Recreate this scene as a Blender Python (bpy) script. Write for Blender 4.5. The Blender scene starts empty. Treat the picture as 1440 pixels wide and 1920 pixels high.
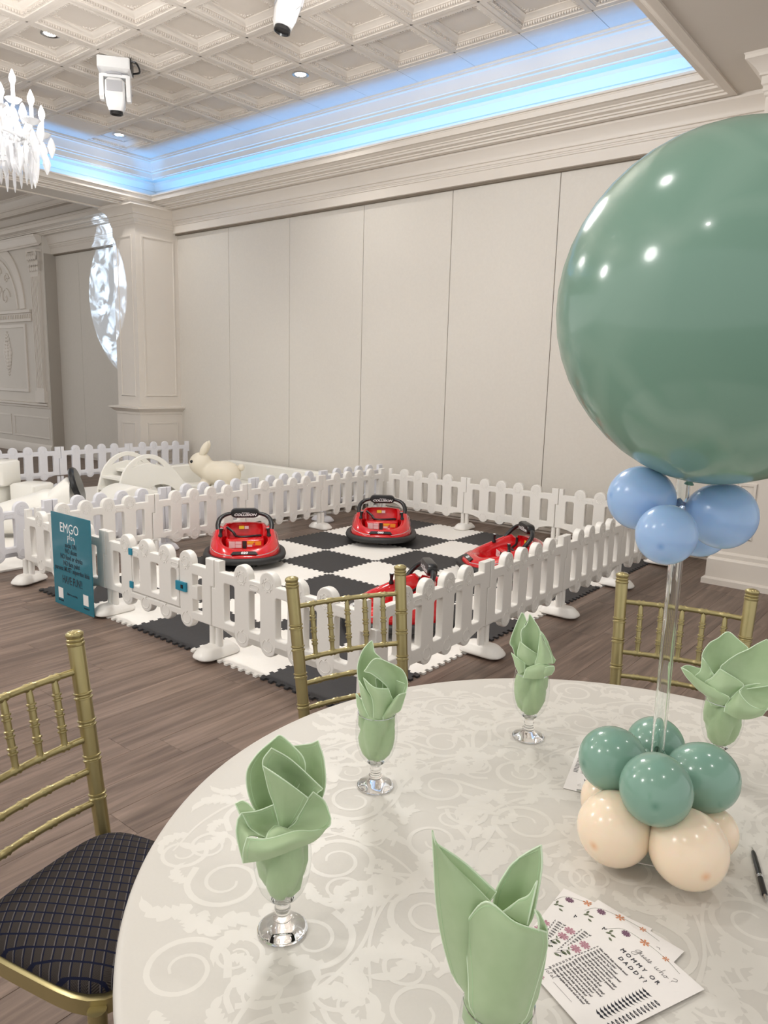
import bpy, math, random, json
from mathutils import Matrix, Vector
PI = math.pi
rnd = random.Random(7)
S = bpy.context.scene
COL = S.collection
V = Vector

# ---------------------------------------------------------------- camera
CAMH = 1.61283
YAW, PITCH, ROLL, FPX = 0.677132303, 0.176148141, 0.025967063, 1386.697
fw = V((-math.sin(YAW)*math.cos(PITCH), math.cos(YAW)*math.cos(PITCH), -math.sin(PITCH)))
rt = V((math.cos(YAW), math.sin(YAW), 0)); up = rt.cross(fw)
cr, sr = math.cos(ROLL), math.sin(ROLL)
rt, up = cr*rt + sr*up, -sr*rt + cr*up
cam_d = bpy.data.cameras.new('camera'); cam = bpy.data.objects.new('camera', cam_d); COL.objects.link(cam)
m = Matrix((rt, up, -fw)).transposed().to_4x4(); m.translation = (0, 0, CAMH); cam.matrix_world = m
cam_d.sensor_fit = 'VERTICAL'; cam_d.sensor_height = 36.0; cam_d.lens = FPX/1920*36.0
cam_d.clip_start = 0.05; cam_d.clip_end = 100
S.camera = cam
def in_frame(x, y, z, mg=60):
    d = V((x, y, z-CAMH)); k = d.dot(fw)
    if k < .1: return 0
    u = 720+FPX*d.dot(rt)/k; v = 960-FPX*d.dot(up)/k
    return 1/k if -mg < u < 1440+mg and -mg < v < 1920+mg else 0

# ---------------------------------------------------------------- world, lamps, exposure
W = bpy.data.worlds.new('world'); S.world = W; W.use_nodes = True
W.node_tree.nodes['Background'].inputs[0].default_value = (1.0, 0.99, 0.975, 1)
W.node_tree.nodes['Background'].inputs[1].default_value = 0.60
S.view_settings.view_transform = 'Standard'; S.view_settings.look = 'None'
S.view_settings.exposure = 0.66; S.view_settings.gamma = 1.0; S.view_settings.use_curve_mapping = False
WARM = (1.0, 0.975, 0.94)
def lamp(name, kind, loc, power, color=WARM, size=.1, **k):
    l = bpy.data.lights.new(name, kind); l.energy = power; l.color = color
    o = bpy.data.objects.new(name, l); COL.objects.link(o); o.location = loc
    if kind == 'AREA':
        l.shape = k.get('shape', 'DISK'); l.size = size
        if 'size_y' in k: l.size_y = k['size_y']
        if 'spread' in k: l.spread = k['spread']
    else: l.shadow_soft_size = size
    if kind == 'SPOT': l.spot_size = k.get('angle', 1.6); l.spot_blend = k.get('blend', .6)
    if 'rot' in k: o.rotation_euler = k['rot']
    return o
# bare lamps for unseen hall chandeliers; the last is added to brighten the wall
for q, e in (((-6.2, -.6, 3.6), 110), ((-2.6, -1.6, 3.5), 60), ((-3.4, 3.4, 3.7), 110)):
    lamp('unseen_hall_lamp', 'POINT', q, e, (1, .985, .955), .28)
# recessed downlights over the table and the aisle, above the top edge of the picture
for q in ((-3.95, 3.3), (-1.6, 1.0), (-.2, 2.4), (.9, .6), (-3.9, .5), (-.6, -1.2), (1.2, 3.6)):
    lamp('downlight_lamp', 'SPOT', (q[0], q[1], 4.0), 24, WARM, .06, angle=2.1, blend=.8)
BLUE = (.05, .38, 1.0)
def cove(x0, y0, x1, y1, p, tl):
    L = math.hypot(x1-x0, y1-y0)
    o = lamp('cove_led_lamp', 'AREA', ((x0+x1)/2, (y0+y1)/2, 4.188), p*L, BLUE, L, shape='RECTANGLE', size_y=.03)
    o.rotation_euler = (Matrix.Rotation(math.atan2(y1-y0, x1-x0), 4, 'Z') @ Matrix.Rotation(PI+tl*.24, 4, 'X')).to_euler()
cove(-10.1, 6.93, -2.3, 6.93, 3.3, 1); cove(-10.21, 6.85, -10.21, 0.5, 3.3, -1); cove(-2.19, 6.85, -2.19, .5, 3.3, 1)

# ---------------------------------------------------------------- materials
def nodes(name):
    m = bpy.data.materials.new(name); m.use_nodes = True
    return m, m.node_tree, m.node_tree.nodes['Principled BSDF']
def mat(name, col, rough=.5, metal=0, **k):
    m, t, b = nodes(name)
    b.inputs['Base Color'].default_value = (*col, 1); b.inputs['Roughness'].default_value = rough; b.inputs['Metallic'].default_value = metal
    if 'coat' in k: b.inputs['Coat Weight'].default_value = k['coat']; b.inputs['Coat Roughness'].default_value = .05
    if 'emit' in k: b.inputs['Emission Color'].default_value = (*k.get('ecol', col), 1); b.inputs['Emission Strength'].default_value = k['emit']
    if 'sss' in k: b.inputs['Subsurface Weight'].default_value = k['sss']; b.inputs['Subsurface Scale'].default_value = .02
    if 'spec' in k: b.inputs['Specular IOR Level'].default_value = k['spec']
    if 'trans' in k: b.inputs['Transmission Weight'].default_value = k['trans']; b.inputs['IOR'].default_value = 1.46
    if k.get('noise'):            # faint tonal grain and relief of the real surface
        amt, sc = k['noise']
        n = t.nodes.new('ShaderNodeTexNoise'); n.inputs['Scale'].default_value = sc; n.inputs['Detail'].default_value = 4
        c = t.nodes.new('ShaderNodeTexCoord'); t.links.new(c.outputs['Object'], n.inputs['Vector'])
        r = t.nodes.new('ShaderNodeMixRGB'); r.inputs[1].default_value = (*[x*(1-amt) for x in col], 1); r.inputs[2].default_value = (*[min(1, x*(1+amt)) for x in col], 1)
        t.links.new(n.outputs['Fac'], r.inputs[0]); t.links.new(r.outputs[0], b.inputs['Base Color'])
        if k.get('bump'):
            bp = t.nodes.new('ShaderNodeBump'); bp.inputs['Strength'].default_value = k['bump']; bp.inputs['Distance'].default_value = .002
            t.links.new(n.outputs['Fac'], bp.inputs['Height']); t.links.new(bp.outputs[0], b.inputs['Normal'])
    return m
M = {}
M['wall'] = mat('cream_wall_paint', (.66, .615, .555), .6, noise=(.03, 3))
M['panel'] = mat('cream_panel_vinyl', (.66, .62, .56), .65, noise=(.04, 40), bump=.15)
M['trim'] = mat('cream_trim_paint', (.70, .645, .58), .45, noise=(.02, 5))
M['ceil'] = mat('ceiling_tile_paint', (.68, .625, .565), .6, noise=(.04, 8))
M['header_shade'] = mat('header_shadow_gap', (.20, .165, .125), .7)  # brown of the shadow under the header, put into the strip's colour
M['jamb'] = mat('jamb_shade_tone', (.40, .36, .31), .6)  # darker than the walls: shade of the side facing away, put into colour
M['dark'] = mat('dark_backing', (.06, .05, .04), .7)  # dark backing seen in the joints of planks and wall panels
M['white'] = mat('white_plastic', (.80, .775, .73), .35, noise=(.015, 60))
M['cool'] = mat('cool_white_plastic', (.74, .735, .765), .4, noise=(.015, 60))
M['foamw'] = mat('white_foam_mat', (.82, .79, .74), .7, noise=(.03, 50), bump=.2)
M['foamk'] = mat('black_foam_mat', (.028, .026, .027), .65, noise=(.25, 50), bump=.3)
M['soft'] = mat('white_vinyl', (.84, .82, .76), .4)
M['cream'] = mat('cream_rubber', (.78, .71, .58), .55)
M['black'] = mat('black_plastic', (.012, .012, .013), .3)
M['rubber'] = mat('black_rubber', (.018, .018, .018), .5)
M['red'] = mat('red_gloss_plastic', (.62, .006, .010), .16, coat=.6)
M['paper'] = mat('paper_white', (.83, .79, .76), .7)
M['ink'] = mat('black_ink', (.012, .014, .025), .7)
M['grey_ink'] = mat('grey_ink', (.16, .15, .15), .7)
M['whiteink'] = mat('white_ink', (.85, .85, .85), .5)
M['yellow'] = mat('yellow_sticker', (.80, .55, .02), .5)
M['orange'] = mat('orange_sticker', (.75, .30, .02), .5)
M['pinkst'] = mat('pale_sticker', (.72, .55, .55), .5)
M['teal'] = mat('teal_acrylic', (.008, .165, .23), .18, coat=.4)
M['hinge'] = mat('blue_hinge_plastic', (.015, .24, .36), .4)
M['gold'] = mat('gold_painted_metal', (.44, .37, .18), .30, .72, noise=(.06, 30))
M['blueb'] = mat('blue_latex', (.36, .54, .83), .22, sss=.3)
M['peach'] = mat('peach_latex', (.88, .73, .56), .2, sss=.4)
M['chrome'] = mat('chrome', (.6, .6, .6), .15, 1)
M['mhw'] = mat('fixture_white', (.80, .80, .80), .35)
M['mhg'] = mat('fixture_grey', (.42, .42, .44), .4)
M['bulb'] = mat('bulb_glow', (1, .97, .93), .5, emit=18)
M['lens'] = mat('downlight_glow', (1, .97, .92), .5, emit=22)
M['glass'] = mat('clear_glass', (1, 1, 1), .0, trans=1)
M['crystal'] = mat('crystal_glass', (.97, .98, 1), .03, trans=.35, spec=.9)
M['acryl'] = mat('clear_acrylic', (.98, 1, .99), .02, trans=1)
M['linen'] = mat('damask_ground', (.605, .575, .525), .5, noise=(.02, 200))
M['motif'] = mat('damask_motif', (.685, .655, .60), .42)
M['pink'] = mat('pink_print', (.45, .22, .27), .7); M['purple'] = mat('purple_print', (.17, .08, .13), .7)
M['orangep'] = mat('orange_print', (.62, .25, .12), .7); M['greenp'] = mat('green_print', (.13, .15, .09), .7)
def thin_glass():
    m, t, b = nodes('thin_clear_glass'); t.nodes.remove(b); out = t.nodes['Material Output']
    tr = t.nodes.new('ShaderNodeBsdfTransparent'); tr.inputs[0].default_value = (.975, .985, .98, 1)
    gl = t.nodes.new('ShaderNodeBsdfGlossy'); gl.inputs['Roughness'].default_value = .02
    lw = t.nodes.new('ShaderNodeLayerWeight'); pw = t.nodes.new('ShaderNodeMath'); pw.operation = 'POWER'; pw.inputs[1].default_value = 4.5; ml = t.nodes.new('ShaderNodeMath'); ml.operation = 'MULTIPLY_ADD'; ml.inputs[1].default_value = .45; ml.inputs[2].default_value = .035
    mx = t.nodes.new('ShaderNodeMixShader'); t.links.new(lw.outputs['Facing'], pw.inputs[0]); t.links.new(pw.outputs[0], ml.inputs[0]); t.links.new(ml.outputs[0], mx.inputs[0]); t.links.new(tr.outputs[0], mx.inputs[1]); t.links.new(gl.outputs[0], mx.inputs[2]); t.links.new(mx.outputs[0], out.inputs[0])
    return m
M['thin'] = thin_glass()
def cloth(name, col, dark, tr=.25):
    m, t, b = nodes(name); out = t.nodes['Material Output']
    n = t.nodes.new('ShaderNodeTexNoise'); n.inputs['Scale'].default_value = 35
    c = t.nodes.new('ShaderNodeTexCoord'); t.links.new(c.outputs['Object'], n.inputs['Vector'])
    r = t.nodes.new('ShaderNodeMixRGB'); r.inputs[1].default_value = (*dark, 1); r.inputs[2].default_value = (*col, 1)
    t.links.new(n.outputs['Fac'], r.inputs[0]); t.links.new(r.outputs[0], b.inputs['Base Color']); b.inputs['Roughness'].default_value = .5
    b.inputs['Sheen Weight'].default_value = .3
    n2 = t.nodes.new('ShaderNodeTexNoise'); n2.inputs['Scale'].default_value = 22; n2.inputs['Detail'].default_value = 3; t.links.new(c.outputs['Object'], n2.inputs['Vector'])
    bp = t.nodes.new('ShaderNodeBump'); bp.inputs['Strength'].default_value = .35; bp.inputs['Distance'].default_value = .006
    t.links.new(n2.outputs['Fac'], bp.inputs['Height']); t.links.new(bp.outputs[0], b.inputs['Normal'])
    ts = t.nodes.new('ShaderNodeBsdfTranslucent'); t.links.new(r.outputs[0], ts.inputs[0])
    mx = t.nodes.new('ShaderNodeMixShader'); mx.inputs[0].default_value = tr
    t.links.new(b.outputs[0], mx.inputs[1]); t.links.new(ts.outputs[0], mx.inputs[2]); t.links.new(mx.outputs[0], out.inputs[0])
    return m
M['napkin'] = cloth('green_satin_napkin', (.57, .71, .45), (.46, .62, .35))
M['stitch'] = mat('green_stitch', (.42, .60, .34), .6)
M['hem'] = mat('green_hem', (.68, .82, .60), .5)
def latex(name, col, col2, tr, scale):
    m, t, b = nodes(name); out = t.nodes['Material Output']
    c = t.nodes.new('ShaderNodeTexCoord')
    n = t.nodes.new('ShaderNodeTexNoise'); n.inputs['Scale'].default_value = 1.6; n.inputs['Distortion'].default_value = .6; t.links.new(c.outputs['Object'], n.inputs['Vector'])
    vo = t.nodes.new('ShaderNodeTexVoronoi'); vo.feature = 'DISTANCE_TO_EDGE'; vo.inputs['Scale'].default_value = scale
    va = t.nodes.new('ShaderNodeMixRGB'); va.inputs[0].default_value = .25; t.links.new(c.outputs['Object'], va.inputs[1]); t.links.new(n.outputs['Color'], va.inputs[2]); t.links.new(va.outputs[0], vo.inputs['Vector'])
    rp = t.nodes.new('ShaderNodeValToRGB'); rp.color_ramp.elements[0].position = .02; rp.color_ramp.elements[1].position = .09; t.links.new(vo.outputs['Distance'], rp.inputs[0])
    ml = t.nodes.new('ShaderNodeMath'); ml.operation = 'MULTIPLY'; t.links.new(rp.outputs[0], ml.inputs[0]); t.links.new(n.outputs['Fac'], ml.inputs[1])
    r = t.nodes.new('ShaderNodeMixRGB'); r.inputs[1].default_value = (*col, 1); r.inputs[2].default_value = (*col2, 1)
    t.links.new(ml.outputs[0], r.inputs[0]); t.links.new(r.outputs[0], b.inputs['Base Color']); b.inputs['Roughness'].default_value = .17
    b.inputs['Coat Weight'].default_value = .3; b.inputs['Coat Roughness'].default_value = .05
    ts = t.nodes.new('ShaderNodeBsdfTranslucent'); t.links.new(r.outputs[0], ts.inputs[0])
    mx = t.nodes.new('ShaderNodeMixShader'); mx.inputs[0].default_value = tr
    t.links.new(b.outputs[0], mx.inputs[1]); t.links.new(ts.outputs[0], mx.inputs[2]); t.links.new(mx.outputs[0], out.inputs[0])
    return m
M['bigb'] = latex('sage_latex_large', (.32, .50, .405), (.235, .415, .325), .28, 5)
M['sage'] = latex('sage_latex', (.25, .43, .34), (.235, .41, .325), .15, 3)
def crown_tip(m, col):          # the thicker latex spot at a balloon's crown
    t = m.node_tree; b = t.nodes['Principled BSDF']; a = t.nodes.new('ShaderNodeAttribute'); a.attribute_name = 'crown_spot'
    x = t.nodes.new('ShaderNodeMixRGB'); x.inputs[2].default_value = (*col, 1); x.inputs[1].default_value = b.inputs['Base Color'].default_value
    if b.inputs['Base Color'].links: t.links.new(b.inputs['Base Color'].links[0].from_socket, x.inputs[1])
    q = t.nodes.new('ShaderNodeMath'); q.operation = 'MULTIPLY'; q.inputs[1].default_value = .75; t.links.new(a.outputs['Fac'], q.inputs[0])
    t.links.new(q.outputs[0], x.inputs[0]); t.links.new(x.outputs[0], b.inputs['Base Color'])
crown_tip(M['sage'], (.10, .25, .18)); crown_tip(M['peach'], (.80, .42, .20)); crown_tip(M['blueb'], (.16, .32, .66))
def wood():
    m, t, b = nodes('greybrown_vinyl_plank')
    g = t.nodes.new('ShaderNodeNewGeometry'); oi = t.nodes.new('ShaderNodeObjectInfo')
    ad = t.nodes.new('ShaderNodeMath'); t.links.new(oi.outputs['Random'], ad.inputs[0]); t.links.new(g.outputs['Random Per Island'], ad.inputs[1])
    fr = t.nodes.new('ShaderNodeMath'); fr.operation = 'FRACT'; t.links.new(ad.outputs[0], fr.inputs[0])
    cb = t.nodes.new('ShaderNodeCombineXYZ'); m3 = t.nodes.new('ShaderNodeMath'); m3.operation = 'MULTIPLY'; m3.inputs[1].default_value = 37; t.links.new(fr.outputs[0], m3.inputs[0]); t.links.new(m3.outputs[0], cb.inputs[2])
    vm = t.nodes.new('ShaderNodeVectorMath'); t.links.new(g.outputs['Position'], vm.inputs[0]); t.links.new(cb.outputs[0], vm.inputs[1])
    mp = t.nodes.new('ShaderNodeMapping'); mp.inputs['Scale'].default_value = (22, 1.3, 1); t.links.new(vm.outputs[0], mp.inputs[0])
    n = t.nodes.new('ShaderNodeTexNoise'); n.inputs['Scale'].default_value = 1; n.inputs['Detail'].default_value = 7; n.inputs['Roughness'].default_value = .62; n.inputs['Distortion'].default_value = .6; t.links.new(mp.outputs[0], n.inputs['Vector'])
    rp = t.nodes.new('ShaderNodeValToRGB'); e = rp.color_ramp.elements
    e[0].position = .30; e[0].color = (.092, .061, .046, 1); e[1].position = .72; e[1].color = (.262, .188, .147, 1)
    k = e.new(.5); k.color = (.165, .115, .088, 1); t.links.new(n.outputs['Fac'], rp.inputs[0])
    hs = t.nodes.new('ShaderNodeHueSaturation'); mr = t.nodes.new('ShaderNodeMapRange'); mr.inputs['To Min'].default_value = .93; mr.inputs['To Max'].default_value = 1.07
    t.links.new(fr.outputs[0], mr.inputs[0]); t.links.new(mr.outputs[0], hs.inputs['Value']); t.links.new(rp.outputs[0], hs.inputs['Color']); t.links.new(hs.outputs[0], b.inputs['Base Color'])
    b.inputs['Roughness'].default_value = .42; b.inputs['Specular IOR Level'].default_value = .35
    return m
M['wood'] = wood()
def seatcloth():
    m, t, b = nodes('diamond_seat_fabric')
    c = t.nodes.new('ShaderNodeTexCoord'); sx = t.nodes.new('ShaderNodeSeparateXYZ'); t.links.new(c.outputs['Object'], sx.inputs[0])
    def math_(op, a, bv):
        n = t.nodes.new('ShaderNodeMath'); n.operation = op
        for i, q in enumerate((a, bv)):
            if q is None: continue
            if isinstance(q, (int, float)): n.inputs[i].default_value = q
            else: t.links.new(q, n.inputs[i])
        return n.outputs[0]
    def stripe(a, per, w):
        f = math_('FRACT', math_('DIVIDE', a, per), None)
        return math_('LESS_THAN', math_('ABSOLUTE', math_('SUBTRACT', f, .5), None), w)
    X, Y = sx.outputs[0], sx.outputs[1]
    u = math_('ADD', math_('MULTIPLY', X, .94), math_('MULTIPLY', Y, .34)); v = math_('SUBTRACT', math_('MULTIPLY', Y, .80), math_('MULTIPLY', X, .60))
    l1 = stripe(u, .026, .075); l2 = stripe(v, .020, .065); l3 = stripe(math_('ADD', v, .003), .020, .05)
    wv = stripe(math_('ADD', X, Y), .0022, .25)
    base = t.nodes.new('ShaderNodeMixRGB'); base.inputs[1].default_value = (.020, .016, .014, 1); base.inputs[2].default_value = (.060, .050, .045, 1); t.links.new(wv, base.inputs[0])
    m1 = t.nodes.new('ShaderNodeMixRGB'); m1.inputs[2].default_value = (.11, .10, .10, 1); t.links.new(l3, m1.inputs[0]); t.links.new(base.outputs[0], m1.inputs[1])
    m2 = t.nodes.new('ShaderNodeMixRGB'); m2.inputs[2].default_value = (.006, .008, .025, 1); t.links.new(math_('MAXIMUM', l1, l2), m2.inputs[0]); t.links.new(m1.outputs[0], m2.inputs[1])
    t.links.new(m2.outputs[0], b.inputs['Base Color']); b.inputs['Roughness'].default_value = .9; b.inputs['Specular IOR Level'].default_value = .2
    return m
M['seat'] = seatcloth()

# ---------------------------------------------------------------- mesh helpers
class MB:
    def __init__(s): s.v = []; s.f = []
    def add(s, vs, fs, mx=None):
        o = len(s.v); s.v += [tuple(mx @ V(p)) if mx else tuple(p) for p in vs]; s.f += [tuple(i+o for i in f) for f in fs]; return s
    def box(s, x0, x1, y0, y1, z0, z1, mx=None):
        return s.add([(x, y, z) for z in (z0, z1) for y in (y0, y1) for x in (x0, x1)],
                     [(0, 2, 3, 1), (4, 5, 7, 6), (0, 1, 5, 4), (1, 3, 7, 5), (3, 2, 6, 7), (2, 0, 4, 6)], mx)
    def rings(s, R, cap=(1, 1), closed=False, mx=None):
        n = len(R[0]); vs = [p for r in R for p in r]; fs = []
        K = len(R) if closed else len(R)-1
        for i in range(K):
            a = i*n; b = ((i+1) % len(R))*n
            for j in range(n):
                k = (j+1) % n; fs.append((a+j, a+k, b+k, b+j))
        if cap[0] and not closed: fs.append(tuple(range(n))[::-1])
        if cap[1] and not closed: fs.append(tuple((len(R)-1)*n+j for j in range(n)))
        return s.add(vs, fs, mx)
    def lathe(s, prof, n=24, mx=None, cap=(0, 0)):
        return s.rings([[(r*math.cos(2*PI*j/n), r*math.sin(2*PI*j/n), z) for j in range(n)] for r, z in prof], cap, mx=mx)
    def tube(s, pts, r, n=8, cap=(1, 1), closed=False):
        pts = [V(p) for p in pts]; R = []; N = len(pts); rr = r if isinstance(r, (list, tuple)) else [r]*N
        prev = None
        for i, p in enumerate(pts):
            a = pts[(i-1) % N] if closed or i else pts[0]; b = pts[(i+1) % N] if closed or i < N-1 else pts[-1]
            d = (b-a).normalized() if (b-a).length > 1e-9 else V((0, 0, 1))
            if prev is None: x = d.orthogonal().normalized()
            else: x = (prev-d*prev.dot(d)); x = x.normalized() if x.length > 1e-6 else d.orthogonal().normalized()
            prev = x; y = d.cross(x)
            R.append([tuple(p+rr[i]*(math.cos(2*PI*j/n)*x+math.sin(2*PI*j/n)*y)) for j in range(n)])
        return s.rings(R, cap, closed)
    def sphere(s, c, r, n=16, k=10, sc=(1, 1, 1)):
        R = [[(c[0]+sc[0]*r*math.sin(a)*math.cos(2*PI*j/n), c[1]+sc[1]*r*math.sin(a)*math.sin(2*PI*j/n), c[2]-sc[2]*r*math.cos(a)) for j in range(n)] for a in [PI*(i+.02)/(k+.04) for i in range(k+1)]]
        return s.rings(R)
    def ribbon(s, pts, ws, z=0):
        vs = []; fs = []
        for i, (x, y) in enumerate(pts):
            a = pts[max(0, i-1)]; b = pts[min(len(pts)-1, i+1)]; dx, dy = b[0]-a[0], b[1]-a[1]; L = math.hypot(dx, dy) or 1
            nx, ny = -dy/L*ws[i]/2, dx/L*ws[i]/2; vs += [(x-nx, y-ny, z), (x+nx, y+ny, z)]
            if i: fs.append((2*i-2, 2*i, 2*i+1, 2*i-1))
        return s.add(vs, fs)
    def mesh(s, name, m, smooth=35):
        me = bpy.data.meshes.new(name); me.from_pydata(s.v, [], s.f); me.update(); me.validate()
        fin(me, m, smooth); return me
    def build(s, name, m, parent=None, smooth=35): return link(name, s.mesh(name, m, smooth), parent)
def fin(me, m, smooth):
    me.materials.clear(); me.materials.append(M[m] if isinstance(m, str) else m)
    if smooth:
        me.shade_smooth()
        if smooth < 180: me.set_sharp_from_angle(angle=math.radians(smooth))
def link(name, me, parent=None, mx=None):
    o = bpy.data.objects.new(name, me); COL.objects.link(o)
    if parent: o.parent = parent
    if mx is not None: o.matrix_local = mx
    return o
def tag(o, label, cat, group=None, kind=None):
    if label: o['label'] = label
    if cat: o['category'] = cat
    if group: o['group'] = group
    if kind: o['kind'] = kind
    return o
def thing(name, label, cat, loc=(0, 0, 0), rz=0, group=None):
    o = bpy.data.objects.new(name, None); COL.objects.link(o); o.empty_display_size = .1
    o.location = loc; o.rotation_euler = (0, 0, rz); return tag(o, label, cat, group)
def copy_tree(o, parent=None):
    c = o.copy(); COL.objects.link(c)
    if parent: c.parent = parent
    for ch in o.children: copy_tree(ch, c)
    return c
def struct(o): o['kind'] = 'structure'; return o
def frame(o, x, y):           # matrix with origin o, local x and y axes
    x = V(x).normalized(); y = V(y); y = (y-x*y.dot(x)).normalized(); z = x.cross(y)
    m = Matrix((x, y, z)).transposed().to_4x4(); m.translation = V(o); return m
def curve_mesh(cu):
    ob = bpy.data.objects.new('tmp', cu); COL.objects.link(ob)
    dg = bpy.context.evaluated_depsgraph_get(); me = bpy.data.meshes.new_from_object(ob.evaluated_get(dg))
    bpy.data.objects.remove(ob); bpy.data.curves.remove(cu); return me
def plate(name, loops, thick, m, bevel=0, mx=None, smooth=35):      # flat outline with holes, local XY, given thickness and rounded edge
    cu = bpy.data.curves.new('c', 'CURVE'); cu.dimensions = '2D'; cu.fill_mode = 'BOTH'
    cu.extrude = thick/2-bevel; cu.bevel_depth = bevel; cu.bevel_resolution = 1; cu.offset = -bevel
    for L in loops:
        sp = cu.splines.new('POLY'); sp.points.add(len(L)-1); sp.use_cyclic_u = True
        for i, (x, y) in enumerate(L): sp.points[i].co = (x, y, 0, 1)
    me = curve_mesh(cu); me.name = name
    if mx is not None: me.transform(mx)
    fin(me, m, smooth); return me
def text_mesh(txt, size, m, mx, sx=1, align='CENTER', bold=0, shear=0, thick=.0003, spacing=1):
    cu = bpy.data.curves.new('t', 'FONT'); cu.body = txt; cu.size = size; cu.align_x = align; cu.extrude = thick; cu.offset = bold; cu.shear = shear; cu.space_character = spacing
    cu.resolution_u = 2
    me = curve_mesh(cu); me.transform(mx @ Matrix.Diagonal((sx, 1, 1, 1))); fin(me, m, 0); return me
def join_text(name, items, m, parent, mx):   # flat print      # items: (text, x, y, size, sx, align, bold, shear)
    vs = MB()
    for it in items:
        t, x, y, sz, sx, al, bo, sh = (list(it)+[1, 'CENTER', 0, 0][len(it)-4:])[:8]
        me = text_mesh(t, sz, m, mx @ Matrix.Translation((x, y, 0)), sx, al, bo, sh)
        vs.add([v.co for v in me.vertices], [tuple(p.vertices) for p in me.polygons]); bpy.data.meshes.remove(me)
    return tag(vs.build(name, m, parent, 0), None, None, kind='stuff')
def arc(cx, cy, r, a0, a1, n): return [(cx+r*math.cos(a0+(a1-a0)*i/n), cy+r*math.sin(a0+(a1-a0)*i/n)) for i in range(n+1)]
def rrect(x0, x1, y0, y1, r, n=4):
    return arc(x1-r, y0+r, r, -PI/2, 0, n)+arc(x1-r, y1-r, r, 0, PI/2, n)+arc(x0+r, y1-r, r, PI/2, PI, n)+arc(x0+r, y0+r, r, PI, 1.5*PI, n)
def bez(pts, n=10):            # Catmull-Rom through points
    P = [V(p) for p in pts]; P = [2*P[0]-P[1]]+P+[2*P[-1]-P[-2]]; out = []
    for i in range(1, len(P)-2):
        for k in range(n):
            t = k/n; a, b, c, d = P[i-1:i+3]
            out.append(.5*((2*b)+(c-a)*t+(2*a-5*b+4*c-d)*t*t+(3*b-a-3*c+d)*t**3))
    out.append(P[-2]); return out
ORD = ['first', 'second', 'third', 'fourth', 'fifth', 'sixth', 'seventh', 'eighth']
# ================================================================ the room
WY = 7.34                                                     # plane of the long partition wall
floor = struct(MB().box(-18, 4, -4, 7.6, -.10, -.006).build('floor', 'dark'))
pk = MB(); g = .0004; bv = .0010
pk.rings([[(-.09+g, -.61+g, -.006), (.09-g, -.61+g, -.006), (.09-g, .61-g, -.006), (-.09+g, .61-g, -.006)],
          [(-.09+g, -.61+g, -bv), (.09-g, -.61+g, -bv), (.09-g, .61-g, -bv), (-.09+g, .61-g, -bv)],
          [(-.09+g+bv, -.61+g+bv, 0), (.09-g-bv, -.61+g+bv, 0), (.09-g-bv, .61-g-bv, 0), (-.09+g+bv, .61-g-bv, 0)]], (0, 1))
pme = pk.mesh('floor_plank', 'wood', 0)
cand = []
for c in range(122):
    x = -18+.09+.18*c; off = rnd.random()*1.22
    for r in range(-1, 11):
        y = -4+off+1.22*r
        if y > 8.2: continue
        hid = (-5.5 < x < -2.3 and 2.7 < y < 6.6) or (x+.4)**2+(y-1.22)**2 < .55 or (-9.6 < x < -6.1 and 3 < y < 7)
        w = max(in_frame(x, y+q, 0) for q in (-.6, 0, .6))
        cand.append((0 if hid else w, x, y))
cand.sort(reverse=True)
rest = MB()
for i, (w, x, y) in enumerate(cand):
    y0, y1 = max(y-.61, -4), min(y+.61, 7.6)
    if y1-y0 < .05: continue
    mx = Matrix.Translation((x, (y0+y1)/2, 0)) @ Matrix.Diagonal((1, (y1-y0)/1.22, 1, 1))
    if w > 0 and i < 290: link('floor_plank', pme, floor, mx)
    else: rest.add(pk.v, pk.f, mx)
tag(rest.build('far_floor_planks', 'wood', floor, 0), None, None, kind='stuff')

wall = struct(MB().box(-10.5, 3.5, WY+.03, WY+.2, 0, 5.0).build('wall_back', 'dark'))
xs = [-10.27, -8.95, -7.67, -6.345, -5.02, -3.70, -2.38, -1.10, .2, 1.5, 2.8]
for a, b in zip(xs, xs[1:]):
    mb = MB(); e = .0035
    mb.rings([[(a+e, WY+.03, .07), (b-e, WY+.03, .07), (b-e, WY+.03, 3.745), (a+e, WY+.03, 3.745)], [(a+e, WY+.004, .07), (b-e, WY+.004, .07), (b-e, WY+.004, 3.745), (a+e, WY+.004, 3.745)],
              [(a+e+.004, WY, .074), (b-e-.004, WY, .074), (b-e-.004, WY, 3.741), (a+e+.004, WY, 3.741)]], (0, 1))
    mb.build('partition_panel', 'panel', wall, 0)
bb = MB(); bb.box(-10.2, 3.5, WY-.012, WY+.04, .03, .066); bb.box(-10.2, 3.5, WY-.004, WY+.04, 0, .022)
struct(bb.build('baseboard_back', 'trim'))
def run_x(name, prof, xa, xb, m='trim', parent=None):
    return MB().rings([[(x, y, z) for y, z in prof] for x in (xa, xb)]).build(name, m, parent, 28)
CR = [(WY+.1, 3.765), (7.255, 3.765), (7.255, 3.87), (7.245, 3.875), (7.245, 3.89), (7.24, 3.893), (7.24, 3.905), (7.232, 3.91), (7.232, 3.935), (7.215, 3.94), (7.215, 3.955), (7.205, 3.985), (7.185, 4.02), (7.165, 4.045), (7.155, 4.055), (7.155, 4.075), (7.15, 4.09), (WY+.1, 4.09)]
struct(run_x('trim_1', CR, -10.2, 3.5))
MBt = MB().box(-10.2, 3.5, 7.30, WY+.03, 3.745, 3.766); struct(MBt.build('trim_2', 'header_shade'))

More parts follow.
